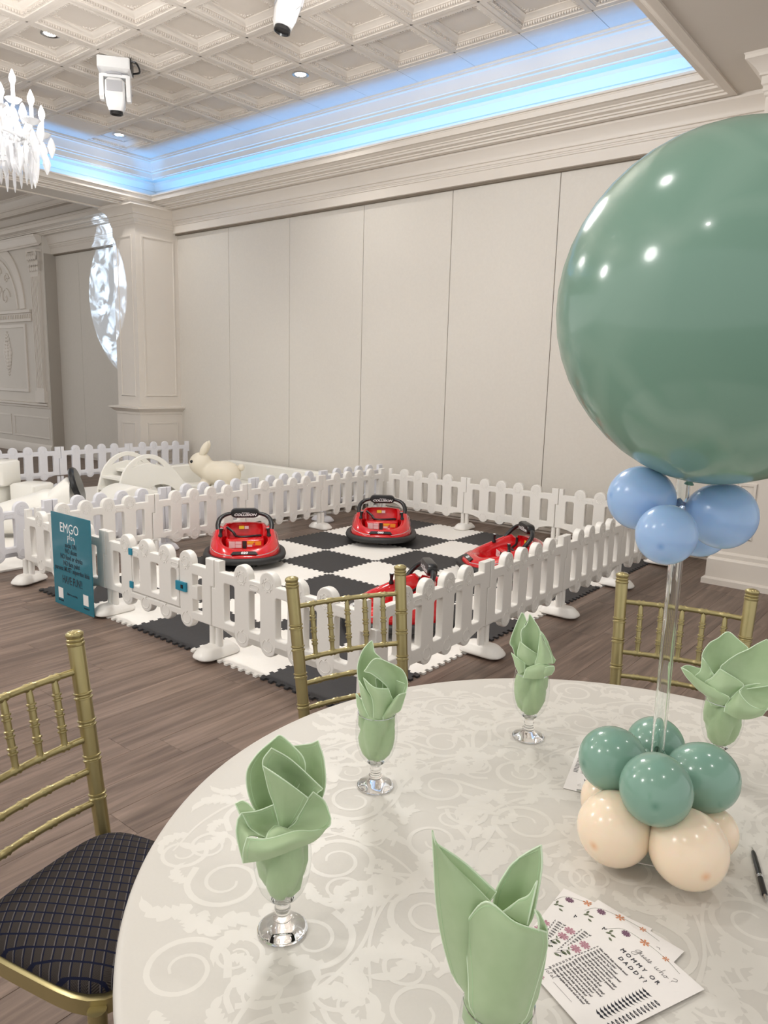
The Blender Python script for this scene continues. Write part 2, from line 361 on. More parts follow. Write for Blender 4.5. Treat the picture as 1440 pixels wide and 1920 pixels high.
# tray ceilings: soffit, stepped lip, lit cove, crown
X0, X1, Y0, Y1 = -10.15, -2.25, -3.0, 6.87
def ring(name, prof, x0, x1, y0, y1, m='trim'):
    mb = MB(); R = [[(x0-d, y0, z), (x0-d, y1+d, z), (x1+d, y1+d, z), (x1+d, y0, z)] for d, z in prof]
    vs = [p for r in R for p in r]; fs = []; n = len(R)
    for i in range(n):
        k = (i+1) % n
        for j in range(3): fs.append((i*4+j, i*4+j+1, k*4+j+1, k*4+j))
    return struct(mb.add(vs, fs).build(name, m, None, 28))
LIP = [(.25, 4.09), (.25, 4.072), (.19, 4.072), (.19, 4.09), (.165, 4.092), (.165, 4.106), (.15, 4.11), (.125, 4.118), (.118, 4.135), (.10, 4.138), (.10, 4.15), (.085, 4.155), (.05, 4.19), (.03, 4.215), (.02, 4.22), (.02, 4.23), (.0, 4.232), (0, 4.252), (.02, 4.252), (.03, 4.17), (.40, 4.17), (.40, 4.10)]
COVE = [(.42, 4.16), (.30, 4.17), (.30, 4.265), (.285, 4.27), (.285, 4.30), (.27, 4.31), (.255, 4.345), (.255, 4.37), (.235, 4.375), (.21, 4.42), (.19, 4.45), (.19, 4.485), (.085, 4.485), (.085, 4.50), (.075, 4.505), (.075, 4.57), (.055, 4.576), (.055, 4.598), (.045, 4.605), (.03, 4.66), (.005, 4.70), (-.015, 4.71), (-.015, 4.725), (-.03, 4.73), (-.03, 4.80), (.42, 4.80)]
ring('trim_3', LIP, X0, X1, Y0, Y1); ring('trim_4', COVE, X0, X1, Y0, Y1)
X2, X3 = -18.0, -11.08
ring('trim_5', LIP, X2, X3, Y0, Y1); ring('trim_6', COVE, X2, X3, Y0, Y1)
sf = MB(); sf.box(-10.95, X0-.2, Y0, 7.6, 4.09, 4.2); sf.box(X1+.2, 4, Y0, 7.6, 4.09, 4.2); sf.box(-18, -10.95, 7.07, 7.6, 4.09, 4.2); sf.box(X0-.2, X1+.2, 7.07, 7.6, 4.09, 4.2)
struct(sf.build('trim_7', 'wall'))
ceil = struct(MB().box(-18.4, 4, -4, 7.6, 4.93, 5.1).build('ceiling', 'ceil'))
MB().box(X0-.1, X1+.1, Y0, -.53, 4.75, 4.78).build('ceiling_panel', 'ceil', ceil)
MB().box(X2-.1, X3+.1, Y0, Y1+.1, 4.75, 4.78).build('ceiling_panel', 'ceil', ceil)
PX, PY = .7045, .70; GX, GY = -5.88, 5.77
def coffer():
    mb = MB(); hx, hy = PX/2-.006, PY/2-.006
    pr = [(0, 4.755), (.042, 4.755), (.044, 4.763), (.052, 4.765), (.072, 4.786), (.086, 4.788), (.091, 4.796), (.104, 4.802), (.124, 4.824), (.132, 4.827), (.132, 4.836)]
    mb.rings([[(-hx+d, -hy+d, z), (hx-d, -hy+d, z), (hx-d, hy-d, z), (-hx+d, hy-d, z)] for d, z in pr], (0, 1))
    for sx, L in ((0, hy), (1, hx)):
        for sd in (-1, 1):
            n = 22
            for i in range(n):
                u = (i-(n-1)/2)*(2*(L-.07)/n); w = .0075
                d0, d1 = .052, .076; z0, z1 = 4.764, 4.789
                o = (hx if not sx else hy)
                a, b = sd*(o-d0), sd*(o-d1)
                if not sx: mb.box(min(a, b), max(a, b), u-w, u+w, z0, z1)
                else: mb.box(u-w, u+w, min(a, b), max(a, b), z0, z1)
    for sx in (-1, 1):
        for sy in (-1, 1):
            for k, (du, dv, r) in enumerate(((.03, .03, .022), (.065, .022, .014), (.022, .065, .014), (.095, .018, .011), (.018, .095, .011), (.12, .012, .007), (.012, .12, .007), (.05, .05, .010))):
                mb.sphere((sx*(hx-.132-du), sy*(hy-.132-dv), 4.836), r, 6, 4, (1, 1, .5))
    return mb
cme = coffer().mesh('ceiling_coffer', 'ceil', 30)
for i in range(-6, 5):
    for j in range(-9, 1):
        x, y = GX+PX*(i+.5), GY+PY*(j+.5)
        if i == -6 and j in (-1,): continue
        link('ceiling_coffer', cme, ceil, Matrix.Translation((x, y, 0)))
# the blank panel and the flat border tiles
MB().box(GX-6*PX+.005, GX-5*PX-.005, GY-PY+.005, GY-.005, 4.752, 4.765).build('blank_panel', 'ceil', ceil)
for i in range(-6, 5): MB().box(GX+PX*i+.003, GX+PX*(i+1)-.003, GY+PY+.004, Y1+.06, 4.752, 4.77).build('border_tile', 'ceil', ceil)
for i in range(-6, 6): MB().box(GX+PX*i-.011, GX+PX*i+.011, Y0+2, Y1, 4.757, 4.764).build('grid_bar', 'trim', ceil)
for j in range(-9, 2): MB().box(X0, X1, GY+PY*j-.011, GY+PY*j+.011, 4.757, 4.764).build('grid_bar', 'trim', ceil)

def downlight(x, y, label):
    t = thing('downlight', label, 'ceiling light', (x, y, 4.836), 0, None)
    MB().lathe([(.092, 0), (.092, -.006), (.075, -.009), (.062, -.004), (.058, .0)], 24).build('trim_ring', 'chrome', t)
    MB().lathe([(.0, -.003), (.04, -.004), (.058, -.001)], 24).build('lens', 'lens', t)
    lamp('downlight_lamp', 'SPOT', (x, y, 4.822), 60, WARM, .05, angle=2.2, blend=.8)
downlight(GX-2.35*PX, GY-2.5*PY, 'round recessed downlight in a ceiling coffer above the chandelier')
downlight(GX-.5*PX, GY+.5*PY, 'round recessed downlight in a coffer near the long blue cove')
downlight(GX-5.5*PX, GY+.5*PY, 'round recessed downlight in the blue-lit corner coffer')
sp = thing('fire_sprinkler', 'small dark fire sprinkler hanging from a ceiling coffer', 'sprinkler', (-8.29+.25, 5.39-.2, 4.836))
MB().lathe([(.0, 0), (.035, 0), (.03, -.012), (.012, -.02), (.012, -.06), (.02, -.065), (.02, -.075), (.008, -.08), (.008, -.11), (0, -.11)], 12).build('sprinkler_body', 'chrome', sp)
MB().lathe([(0, -.112), (.045, -.11), (.045, -.114), (0, -.118)], 12).build('deflector', 'mhg', sp)

# panelled columns
def moulding(x0, x1, y0, y1, w=.03, t=.018): return [rrect(x0, x1, y0, y1, .001, 1), rrect(x0+w, x1-w, y0+w, y1-w, .001, 1)[::-1]], t
def frame_part(parent, o, x, y, x0, x1, y0, y1, w=.03, t=.02, name='panel_moulding'):
    me = plate(name, [rrect(x0, x1, y0, y1, .001, 1), rrect(x0+w, x1-w, y0+w, y1-w, .001, 1)[::-1]], t, 'trim', .006, frame(o, x, y)); return link(name, me, parent)
def column(label, x0, x1, y0, y1):
    c = thing('panelled_column', label, 'column', ((x0+x1)/2, (y0+y1)/2, 0))
    a, b = (x1-x0)/2, (y1-y0)/2
    def band(name, prof):
        MB().rings([[(-a-d, -b-d, z), (a+d, -b-d, z), (a+d, b, z), (-a-d, b, z)] for d, z in prof], (1, 1)).build(name, 'trim', c, 28)
    band('shaft', [(0, 1.10), (0, 3.85)])
    band('pedestal', [(.02, .28), (.02, 1.0)])
    band('pedestal_cap', [(.02, .99), (.03, .995), (.03, 1.03), (.055, 1.04), (.09, 1.075), (.10, 1.08), (.115, 1.085), (.115, 1.11), (.0, 1.12)])
    band('plinth', [(.085, 0), (.085, .045), (.07, .055), (.06, .06), (.06, .21), (.05, .225), (.04, .23), (.04, .26), (.02, .28)])
    band('crown', [(0, 3.80), (.012, 3.81), (.012, 3.83), (.022, 3.84), (.022, 3.875), (.035, 3.885), (.035, 3.94), (.05, 3.945), (.05, 3.96), (.07, 3.99), (.12, 4.04), (.14, 4.05), (.14, 4.075), (.15, 4.09)])
    for (o, x, w) in (((0, -b, 0), (1, 0, 0), a), ((a, 0, 0), (0, 1, 0), b)):
        frame_part(c, o, x, (0, 0, 1), -w+.10, w-.10, 1.27, 3.66)
        e = .02; o2 = (o[0]+(e if o[0] else 0), o[1]-(e if o[1] else 0), 0)
        frame_part(c, o2, x, (0, 0, 1), -w+.11, w-.11, .40, .87)
    return c
column('cream panelled square column at the corner left of the tall wall panels', -10.78, -10.18, 6.59, WY+.03)
column('cream panelled column at the right edge behind the big balloon', -1.62, -1.25, 6.50, WY+.03)

# the bay left of the column: partition panels, then the ornamental wall
wl = struct(MB().box(-18, -10.5, WY+.03, WY+.2, 0, 5).build('wall_left', 'wall'))
for a, b in ((-14.02, -13.16), (-13.16, -11.87), (-11.87, -10.6)):
    MB().box(a+.003, b-.003, WY, WY+.03, .05, 3.76).build('partition_panel', 'panel', wl, 0)
LW = 7.10
MB().box(-18, -13.98, LW, WY+.05, 0, 4.09).build('wall_block', 'wall', wl)
MB().box(-13.979, -13.965, LW+.02, WY-.001, 0, 3.77).build('door_jamb', 'jamb', wl)
CRL = [(y-.0, z) for y, z in CR]
run_x('header_crown', CRL, -14.1, -10.7, 'trim', wl)
run_x('cornice', [(y-.2, z) for y, z in CR[6:]], -18, -14.0, 'trim', wl)
MB().box(-14.1, -10.7, 7.3, WY+.02, 3.745, 3.77).build('header_gap', 'header_shade', wl)
O = (0, LW, 0); XA = (1, 0, 0); ZA = (0, 0, 1)
cx = -16.1
link('arch_moulding', plate('arch_moulding', [arc(cx, 2.80, 1.36, 0, PI, 28)+arc(cx, 2.80, 1.16, PI, 0, 28)], .05, 'trim', .012, frame(O, XA, ZA)), wl)
link('arch_moulding', plate('arch_moulding', [arc(cx, 2.80, 1.06, 0, PI, 28)+arc(cx, 2.80, 1.00, PI, 0, 28)], .035, 'trim', .01, frame(O, XA, ZA)), wl)
en = MB(); en.box(cx-1.65, cx+1.65, LW-.06, LW, 2.56, 2.60); en.box(cx-1.68, cx+1.68, LW-.09, LW, 2.72, 2.77); en.box(cx-1.6, cx+1.6, LW-.03, LW, 2.60, 2.72)
for i in range(44): en.box(cx-1.56+.072*i, cx-1.53+.072*i, LW-.05, LW-.03, 2.62, 2.69)
en.build('entablature', 'trim', wl)
frame_part(wl, O, XA, ZA, cx-1.33, cx+1.33, 1.20, 2.52, .07, .05, 'panel_frame')
frame_part(wl, O, XA, ZA, -15.5, -14.05, .31, .74, .035); frame_part(wl, O, XA, ZA, -17.2, -15.62, .31, .74, .035)
run_x('chair_rail', [(LW, .90), (LW-.02, .91), (LW-.03, .945), (LW-.07, .965), (LW-.075, 1.0), (LW, 1.01)], -18, -13.98, 'trim', wl)
run_x('base_moulding', [(LW, 0), (LW-.03, 0), (LW-.03, .15), (LW-.015, .18), (LW, .20)], -18, -13.98, 'trim', wl)
rl = MB()
def scroll_relief(mb, pts, r, y=LW): mb.tube([(x, y-.005, z) for x, z in pts], r, 6)
for sgn in (-1, 1):
    for (a, b, r0, tn) in ((.25, .35, .16, 1.5), (.55, .25, .20, 1.3), (.30, .72, .14, 1.6), (.62, .60, .12, 1.2)):
        P = [(cx+sgn*(a+r0*(1-t/20)*math.cos(2*PI*tn*t/20)), 2.80+b+r0*(1-t/20)*math.sin(2*PI*tn*t/20)) for t in range(20)]
        scroll_relief(rl, P, .016)
scroll_relief(rl, arc(cx, 2.83, .22, 0, PI, 12), .02)
tag(rl.build('arch_scrollwork', 'trim', wl), None, None, kind='stuff')
md = MB()
for k in range(-6, 7):
    zz = 1.94+.07*k; w = .16*max(0, 1-abs(k)/6.5)**.7+.015
    md.sphere((cx+.5, LW-.004, zz), w*.55, 8, 6, (1, .35, .6))
    for sg in (-1, 1): md.sphere((cx+.5+sg*w*.7, LW-.004, zz+.02), w*.35, 8, 6, (1, .4, 1))
tag(md.build('wall_medallion', 'trim', wl), None, None, kind='stuff')
pl = MB(); pl.box(-14.38, -14.10, LW-.05, LW, 1.22, 3.42)
for k in range(6): pl.box(-14.37+.047*k, -14.345+.047*k, LW-.065, LW-.045, 1.30, 3.36)
pl.build('fluted_pilaster', 'trim', wl)
MB().box(-14.42, -14.06, LW-.07, LW, 1.02, 1.24).build('pilaster_base', 'trim', wl)
cp = MB(); cp.box(-14.40, -14.08, LW-.05, LW, 3.42, 3.46); cp.box(-14.44, -14.04, LW-.10, LW, 3.80, 3.84); cp.box(-14.38, -14.10, LW-.05, LW, 3.46, 3.80)
for r_, zz in ((0, 3.50), (1, 3.60), (2, 3.70)):
    for k in range(5): cp.sphere((-14.39+.075*k+(.03 if r_ % 2 else 0), LW-.06-.02*r_, zz), .038, 8, 6, (1, .6, 1.4))
for sg in (-1, 1): cp.tube([(-14.24+sg*(.16-.05*t/10*math.cos(t*.9)), LW-.09, 3.76+.04*math.sin(t*.9)) for t in range(10)], .014, 6)
cp.build('pilaster_capital', 'trim', wl)
# light pattern thrown on the bay wall by a stage light further left
gb = lamp('stage_light_lamp', 'SPOT', (-14.2, 2.6, 4.0), 2700, (.52, .72, 1.0), .004, angle=.47, blend=.04)
d = V((-11.50, WY, 2.90))-V((-14.2, 2.6, 4.0)); gb.rotation_euler = d.to_track_quat('-Z', 'Y').to_euler()
gl = gb.data; gl.use_nodes = True; t = gl.node_tree; em = t.nodes['Emission']
tc = t.nodes.new('ShaderNodeTexCoord'); vo = t.nodes.new('ShaderNodeTexVoronoi'); vo.inputs['Scale'].default_value = 14
nz = t.nodes.new('ShaderNodeTexNoise'); nz.inputs['Scale'].default_value = 13; nz.inputs['Distortion'].default_value = 1.8; nz.inputs['Detail'].default_value = 3
t.links.new(tc.outputs['Normal'], nz.inputs['Vector']); t.links.new(tc.outputs['Normal'], vo.inputs['Vector'])
rp = t.nodes.new('ShaderNodeValToRGB'); rp.color_ramp.elements[0].position = .47; rp.color_ramp.elements[1].position = .62; t.links.new(nz.outputs['Fac'], rp.inputs[0])
ml = t.nodes.new('ShaderNodeMath'); ml.operation = 'MULTIPLY_ADD'; ml.inputs[2].default_value = .10; t.links.new(rp.outputs[0], ml.inputs[0]); t.links.new(vo.outputs['Distance'], ml.inputs[1]); t.links.new(ml.outputs[0], em.inputs['Strength'])
# ================================================================ foam mats
TS = .613; MX0, MY0 = -4.7176-TS, 5.003-4*TS
def tile_loop(n=10, h=.011):
    L = TS; prof = []
    for i in range(n):
        a = (i+.10)/n; s = [(a, -h), (a+.42/n, -h), (a+.36/n, h), (a+.86/n, h)]; prof += s
    prof = [(t*L if 0 < t < 1 else t*L, o) for t, o in prof]
    e = .0008
    bot = [(t, o+e) for t, o in prof]; right = [(L+o-e, t) for t, o in prof]; top = [(t, L+o-e) for t, o in prof][::-1]; left = [(o+e, t) for t, o in prof][::-1]
    return [(0, e)]+bot+[(L-e, 0)]+right+[(L, L-e)]+top+[(e, L)]+left
tw = plate('foam_tile', [tile_loop()], .012, 'foamw', 0, Matrix.Translation((0, 0, .0068)), 0)
tk = tw.copy(); fin(tk, 'foamk', 0)
mt = thing('foam_play_mat', 'black and white checkered interlocking foam play mat inside the white fence', 'mat', (MX0, MY0, 0))
for i in range(5):
    for j in range(7):
        o = link('foam_tile', tk if (i-1+j-4) % 2 else tw, mt, Matrix.Translation((TS*i, TS*j, 0)))
sm_ = thing('soft_play_mat', 'plain white foam floor mat under the white soft play toys', 'mat', (-7.9, 4.7, 0))
plx = plate('mat_panel', [rrect(-.93, .93, -1.07, 1.07, .02)], .018, 'foamw', .003, Matrix.Translation((0, 0, .0095)))
for i in range(2):
    for j in range(2): link('mat_panel', plx, sm_, Matrix.Translation((-.935+1.87*i, -1.08+2.16*j, 0)))

# ================================================================ picket fences
PW = 1.10; PK = [.243, .448, .653, .858]; GAPS = [(.098, .183), (.303, .388), (.508, .593), (.713, .798), (.918, 1.002)]
def panel_outline(w=PW, s=.014, e=.003):
    L = [(-s+e, .185), (-s+e, .175), (.07, .175)]
    for c in PK: L += [(c-.061, .175), (c-.061, .16)]+arc(c, .172, .061, PI+.15, 2*PI-.15, 10)+[(c+.061, .16), (c+.061, .175)]
    L += [(w-.07, .175), (w-s-e, .175), (w-s-e, .41), (w+s-e, .41), (w+s-e, .572), (w-.062, .572), (w-.062, .513)]
    for c in PK[::-1]: L += [(c+.061, .513)]+arc(c, .524, .061, .05, PI-.05, 12)+[(c-.061, .513)]
    L += [(.062, .513), (.062, .572), (s+e, .572), (s+e, .41), (-s+e, .41)]
    return L
RXZ = frame((0, 0, 0), (1, 0, 0), (0, 0, 1))
body = {k: plate('panel_body', [panel_outline()]+[rrect(a, b, .225, .452, .012, 2)[::-1] for a, b in GAPS], .046, k, .007, RXZ) for k in ('white', 'cool')}
def emblem(c, y):
    mb = MB(); q = -1 if y < 0 else 1
    def loop(P, r=.0022): mb.tube([(x, y, z) for x, z in P], r, 4, closed=True)
    loop(arc(c, .512, .024, 0, 2*PI*.95, 15)); loop([(c+(.043 if k % 2 else .033)*math.cos(PI*k/9), .512+(.043 if k % 2 else .033)*math.sin(PI*k/9)) for k in range(18)])
    loop([(c+.037*math.cos(a)*(1-.12*math.sin(a)), .175+.036*math.sin(a)-.010*(abs(math.cos(a)) < .35 and math.sin(a) > 0)) for a in [2*PI*k/18 for k in range(18)]])
    mb.tube([(c, y, .203), (c+.004, y, .212), (c+.013, y, .219)], .003, 4)
    return mb
def relief():
    mb = MB()
    for y in (-.0235, .0235):
        for c in PK: e = emblem(c, y); mb.add(e.v, e.f)
        for c in (PK[0]+PK[1], PK[2]+PK[3]): mb.tube([(x, y, z) for x, z in rrect(c/2-.034, c/2+.034, .466, .492, .012, 3)], .0022, 4, closed=True)
    return mb
rel = {k: relief().mesh('relief_emblem', k, 60) for k in ('white', 'cool')}
def foot_mesh(kind):
    R = []
    for hw, hl, r, z in ((.072, .135, .06, 0), (.078, .142, .065, .006), (.078, .142, .065, .014), (.07, .132, .06, .03), (.056, .108, .05, .052), (.046, .095, .04, .060), (.03, .07, .03, .063)):
        R.append([(x, y, z) for x, y in rrect(-hw, hw, -hl, hl, r*.95, 5)])
    return MB().rings(R).mesh('foot_base', kind, 50)
fm = {k: foot_mesh(k) for k in ('white', 'cool')}
def sleeve(kind):
    mb = MB()
    for x in (-.027, .027): mb.lathe([(.023, .05), (.0215, .172)], 14, Matrix.Translation((x, 0, 0)), (0, 1))
    return mb.mesh('post_sleeve', kind, 50)
slv = {k: sleeve(k) for k in ('white', 'cool')}
FP = {}
def fence_panel(p, q, label, kind='white'):
    p = V(p); q = V(q); d = q-p
    t = thing('picket_fence', label, 'fence', (p.x, p.y, .012), math.atan2(d.y, d.x), 'white picket fences'); t.scale = (d.length/PW, 1, 1)
    link('panel_body', body[kind], t); tag(link('relief_emblem', rel[kind], t), None, None, kind='stuff'); return t
def fence_foot(p, rz, label, kind='white', z=0):
    t = thing('fence_stand', label, 'fence stand', (p[0], p[1], z), rz, 'fence stands')
    link('foot_base', fm[kind], t); link('post_sleeve', slv[kind], t); return t
A0, B0, C0, D0 = (-5.59, 2.60), (-2.18, 2.60), (-2.18, 6.84), (-5.50, 6.84)
lerp = lambda a, b, t: (a[0]+(b[0]-a[0])*t, a[1]+(b[1]-a[1])*t)
# gate side, facing the aisle
F0 = [lerp(A0, B0, k/3) for k in range(4)]
fence_panel(F0[0], F0[1], 'white picket fence section behind the teal sign')
fence_panel(F0[2], F0[3], 'white picket fence section right of the gate, behind a gold chair')
for k, w in enumerate(('at the corner left of the teal sign', 'between the teal sign and the gate', 'right of the blue gate latch', 'at the near corner behind a gold chair')):
    fence_foot((F0[k][0], F0[k][1]+(.028 if k == 1 else 0)), 0 if k else .35, 'white fence stand '+w, z=.0135)
B1, C1, A1, D1, D2, C2 = (-2.18, 2.655), (-2.18, 6.80), (-5.59, 2.655), (-5.50, 6.80), (-5.455, 6.855), (-2.165, 6.855)
sides = [(B1, C1, 4, 'on the right of the car pen', 'near corner'), (A1, D1, 4, 'on the left of the car pen', 'sign'), (D2, C2, 3, 'along the tall wall', 'left')]
for a, b, n, w, fr in sides:
    for k in range(n):
        fence_panel(lerp(a, b, k/n), lerp(a, b, (k+1)/n), 'white picket fence section %s, %s from the %s' % (w, ORD[k], fr))
    for k in range(1, n+(1 if a is B1 else 0)):
        fence_foot(lerp(a, b, k/n), math.atan2(b[1]-a[1], b[0]-a[0]), 'white fence stand %s, %s from the %s' % (w, ORD[k-1], fr), z=0 if a is A1 else .0135)
fence_foot(D1, .8, 'white fence stand at the back left corner of the car pen')
# the gate panel
p, q = V(F0[1]), V(F0[2])
gt = thing('picket_gate', 'white picket gate with blue hinges and latch beside the teal sign', 'gate', (p.x, p.y, .012), 0, None); gt.scale = ((q-p).length/PW, 1, 1)
s, e = .014, .003
GL = [(-s+e, .175)]
for c in PK: GL += arc(c, .175, .060, PI, 2*PI, 12)
GL += [(PW-s-e, .175), (PW-s-e, .41), (PW+s-e, .41), (PW+s-e, .572), (PW-.062, .572), (PW-.062, .513), (PK[3]+.060, .513)]+arc(PK[3], .524, .060, 0, PI, 12)+[(PK[3]-.060, .215), (PK[0]+.060, .215)]+arc(PK[0], .524, .060, 0, PI, 12)+[(PK[0]-.060, .513), (.062, .513), (.062, .572), (s+e, .572), (s+e, .41), (-s+e, .41)]
lh = [(.918, .225), (.918, .30), (.963, .30), (.963, .385), (.918, .385), (.918, .452), (1.002, .452), (1.002, .225)]
link('gate_frame', plate('gate_frame', [GL, rrect(*GAPS[0], .225, .452, .012, 2)[::-1], lh], .046, 'white', .007, RXZ), gt)
DL = [(.308, .222), (.791, .222), (.791, .513), (PK[2]+.061, .513)]+arc(PK[2], .524, .061, .05, PI-.05, 12)+[(PK[2]-.061, .513), (PK[1]+.061, .513)]+arc(PK[1], .524, .061, .05, PI-.05, 12)+[(PK[1]-.061, .513), (.308, .513)]
dr = link('gate_door', plate('gate_door', [DL]+[rrect(a, b, .262, .452, .012, 2)[::-1] for a, b in ((.325, .387), (.51, .592), (.714, .765))], .046, 'white', .007, RXZ), gt)
tag(link('relief_emblem', rel['white'], gt), None, None, kind='stuff')
for z in (.462, .245): MB().box(.29, .322, -.032, -.022, z, z+.042).build('hinge', 'hinge', gt)
lt = MB().box(.775, .872, -.036, -.022, .335, .39).build('latch', 'hinge', gt); MB().box(.828, .846, -.039, -.035, .352, .374).build('latch_button', 'black', lt)
# second pen round the soft play toys
EX = [(-5.86, 1.84), (-5.87, 2.93), (-5.86, 4.02), (-5.83, 5.08), (-5.80, 6.09), (-5.78, 7.10)]
for k in range(5):
    fence_panel(EX[k], EX[k+1], 'cool white picket fence section left beside the car pen, %s from the near end' % ORD[k], 'cool')
for k in range(6): fence_foot(EX[k], PI/2, 'cool white fence stand between the two pens, %s from the near end' % ORD[k], 'cool', .0)
FX = [(-9.83, 7.20), (-9.95, 6.22), (-10.02, 5.18), (-10.10, 4.13), (-10.18, 3.08)]
for k in range(4):
    fence_panel(FX[k+1], FX[k], 'cool white picket fence section at far left, %s from the panelled column' % ORD[k], 'cool')
for k in range(5): fence_foot(FX[k], PI/2, 'cool white fence stand at far left, %s from the panelled column' % ORD[k], 'cool')

# ================================================================ teal sign
sg = thing('rules_sign', 'teal acrylic sign with play rules leaning on the white fence', 'sign', (-4.945, 2.475, .012), .0)
SWd, SH = .51, .655
sm = frame((0, 0, 0), (1, -.0, 0), (0, .0, 1))
link('sign_board', plate('sign_board', [rrect(0, SWd, 0, SH, .004, 2)], .006, 'teal', .001, sm), sg)
tm = sm @ Matrix.Translation((0, 0, .0034))
join_text('logo_lettering', [('EMGO', SWd*.47, .528, .096, .92, 'CENTER', 0, 0)], 'whiteink', sg, tm)
pb = MB()
def stroke(mb, P, mx, w=.003, n=5):
    c = bez([(x, y, 0) for x, y in P], n); f = MB().ribbon([(q[0], q[1]) for q in c], [w]*len(c)); mb.add(f.v, f.f, mx)
ox, oy, k_ = SWd*.42, .486, .040
for P in ([(0, .5), (0, -.7)], [(0, .4), (.3, .6), (.4, .2), (0, 0)], [(.75, 1.1), (.75, 0)], [(1.5, .5), (1.15, .5), (1.1, .1), (1.4, 0), (1.5, .5), (1.55, 0)], [(1.9, .5), (1.95, .1), (2.2, .1), (2.3, .55)], [(2.3, .55), (2.25, -.3), (2.0, -.7)]):
    stroke(pb, [(ox+k_*x, oy+k_*y) for x, y in P], tm, .0045)
pb.build('script_lettering', 'whiteink', sg, 0)
rows = [('socks ON', .426, .049, .74), ('NO shoes', .385, .049, .76), ('NO food or drinks', .340, .049, .76), ('NO face paint', .296, .049, .76), ('parents MUST supervise kids', .254, .047, .82), ('HAVE FUN!!', .168, .078, .64)]
join_text('rule_lettering', [(t, SWd*.49, y, s_, sx, 'CENTER', .0008, 0) for t, y, s_, sx in rows]+[('follow us on insta', SWd*.47, .088, .024, .8, 'CENTER', .0003, 0), ('@emgoplay', SWd*.17, .030, .018, .8, 'CENTER', .0003, 0), ('emgoplay.ca', SWd*.83, .036, .018, .8, 'CENTER', .0003, 0)], 'ink', sg, tm)
for x, y in ((.055, .05), (.385, .060)): MB().box(x, x+.065, y, y+.075, 0, .0003, tm).build('blank_code_patch', 'paper', sg, 0)

# ================================================================ bumper cars (front is local -y)
def sup(th, a, b, n):
    c, s_ = math.cos(th), math.sin(th); r = (abs(c/a)**n+abs(s_/b)**n)**(-1/n); return r*c, r*s_
NT = 56; TH = [2*PI*i/NT for i in range(NT)]
def rimh(th):
    f = .5+.5*math.sin(th); s_ = abs(math.cos(th))     # f: 0 front, 1 rear
    h = .225+.185*min(1, max(0, (f-.02)/.72))**.9
    if f > .78: h += -.05*math.sin(min(1, (f-.78)/.14)*PI)
    return h
def hull():
    mb = MB(); R = []
    def rg(a, b, yo, zf, n=2.5): R.append([(lambda p: (p[0], p[1]+yo, zf(t) if callable(zf) else zf))(sup(t, a, b, n)) for t in TH])
    rg(.315, .425, 0, .11); rg(.325, .435, 0, .145); rg(.318, .425, .005, lambda t: .145+.25*(rimh(t)-.145)); rg(.300, .405, .012, lambda t: .145+.6*(rimh(t)-.145)); rg(.275, .378, .022, lambda t: rimh(t)-.022)
    rg(.262, .365, .026, lambda t: rimh(t)-.005); rg(.245, .345, .03, rimh); rg(.228, .325, .032, lambda t: rimh(t)-.004); rg(.216, .308, .034, lambda t: rimh(t)-.02)
    rg(.205, .285, .04, lambda t: .15+.5*(rimh(t)-.15)); rg(.19, .26, .05, .155); rg(.05, .08, .05, .15)
    return mb.rings(R, (0, 1))
carM = {}
carM['hull'] = hull().mesh('hull', 'red', 60)
R = []
for k in range(10):
    a = 2*PI*k/10; R.append([(lambda p: (p[0], p[1], .105+.042*math.sin(a)))(sup(t, .345+.036*math.cos(a), .455+.036*math.cos(a), 2.5)) for t in TH])
carM['bumper_ring'] = MB().rings(R, closed=True).mesh('bumper_ring', 'rubber', 60)
ub = MB(); ub.rings([[(lambda p: (p[0], p[1], z))(sup(t, a, b, 2.5)) for t in TH] for a, b, z in ((.20, .30, .055), (.27, .37, .06), (.31, .42, .10), (.31, .42, .13))])
carM['underbody'] = ub.mesh('underbody', 'black', 60)
for k, (x, y) in enumerate(((-.2, .1), (.2, .1), (0, -.25))): wh = MB(); wh.lathe([(.0, -.025), (.05, -.025), (.055, -.018), (.055, .018), (.05, .025), (0, .025)], 16, Matrix.Translation((x, y, .055)) @ Matrix.Rotation(PI/2, 4, 'Y')); carM['wheel%d' % k] = wh.mesh('wheel', 'rubber', 50)
st = MB(); st.rings([[(x, y, z) for x, y in rrect(-w, w, yf, .24, .05, 4)] for w, yf, z in ((.178, -.025, .15), (.178, -.02, .255), (.172, -.012, .268), (.16, 0, .272))])
carM['seat'] = st.mesh('seat', 'red', 50)
bk = MB(); bk.rings([[(.185*math.cos(PI*i/12)*w, .20+.075*math.sin(PI*i/12)*w+o, z) for i in range(13)]+[(.185*math.cos(PI*i/12)*(w-.1), .20+.075*math.sin(PI*i/12)*(w-.1)+o, z) for i in range(12, -1, -1)] for w, o, z in ((1, .0, .26), (1.02, .01, .33), (1, .02, .39), (.9, .025, .418), (.8, .02, .424))])
carM['seat_back'] = bk.mesh('seat_back', 'red', 50)
hb = bez([(-.245, .10, .36), (-.25, .15, .43), (-.225, .205, .50), (-.15, .235, .545), (0, .245, .555), (.15, .235, .545), (.225, .205, .50), (.25, .15, .43), (.245, .10, .36)], 6)
carM['roll_bar'] = MB().tube(hb, .023, 10).mesh('roll_bar', 'black', 60)
hr = MB(); hr.rings([[(x, y, z) for x, z in rrect(-w, w, .555-h, .555+h, r, 5)] for w, h, r, y in ((.10, .035, .03, .196), (.125, .052, .045, .20), (.133, .058, .05, .215), (.133, .058, .05, .265), (.12, .048, .04, .28))])
carM['headrest'] = hr.mesh('headrest', 'black', 50)
js = MB()
js.lathe([(.021, -.01), (.019, .012), (.015, .02), (.014, .045), (.018, .075), (.02, .088), (.017, .094), (0, .095)], 12)
carM['joystick'] = js.mesh('joystick', 'black', 50)
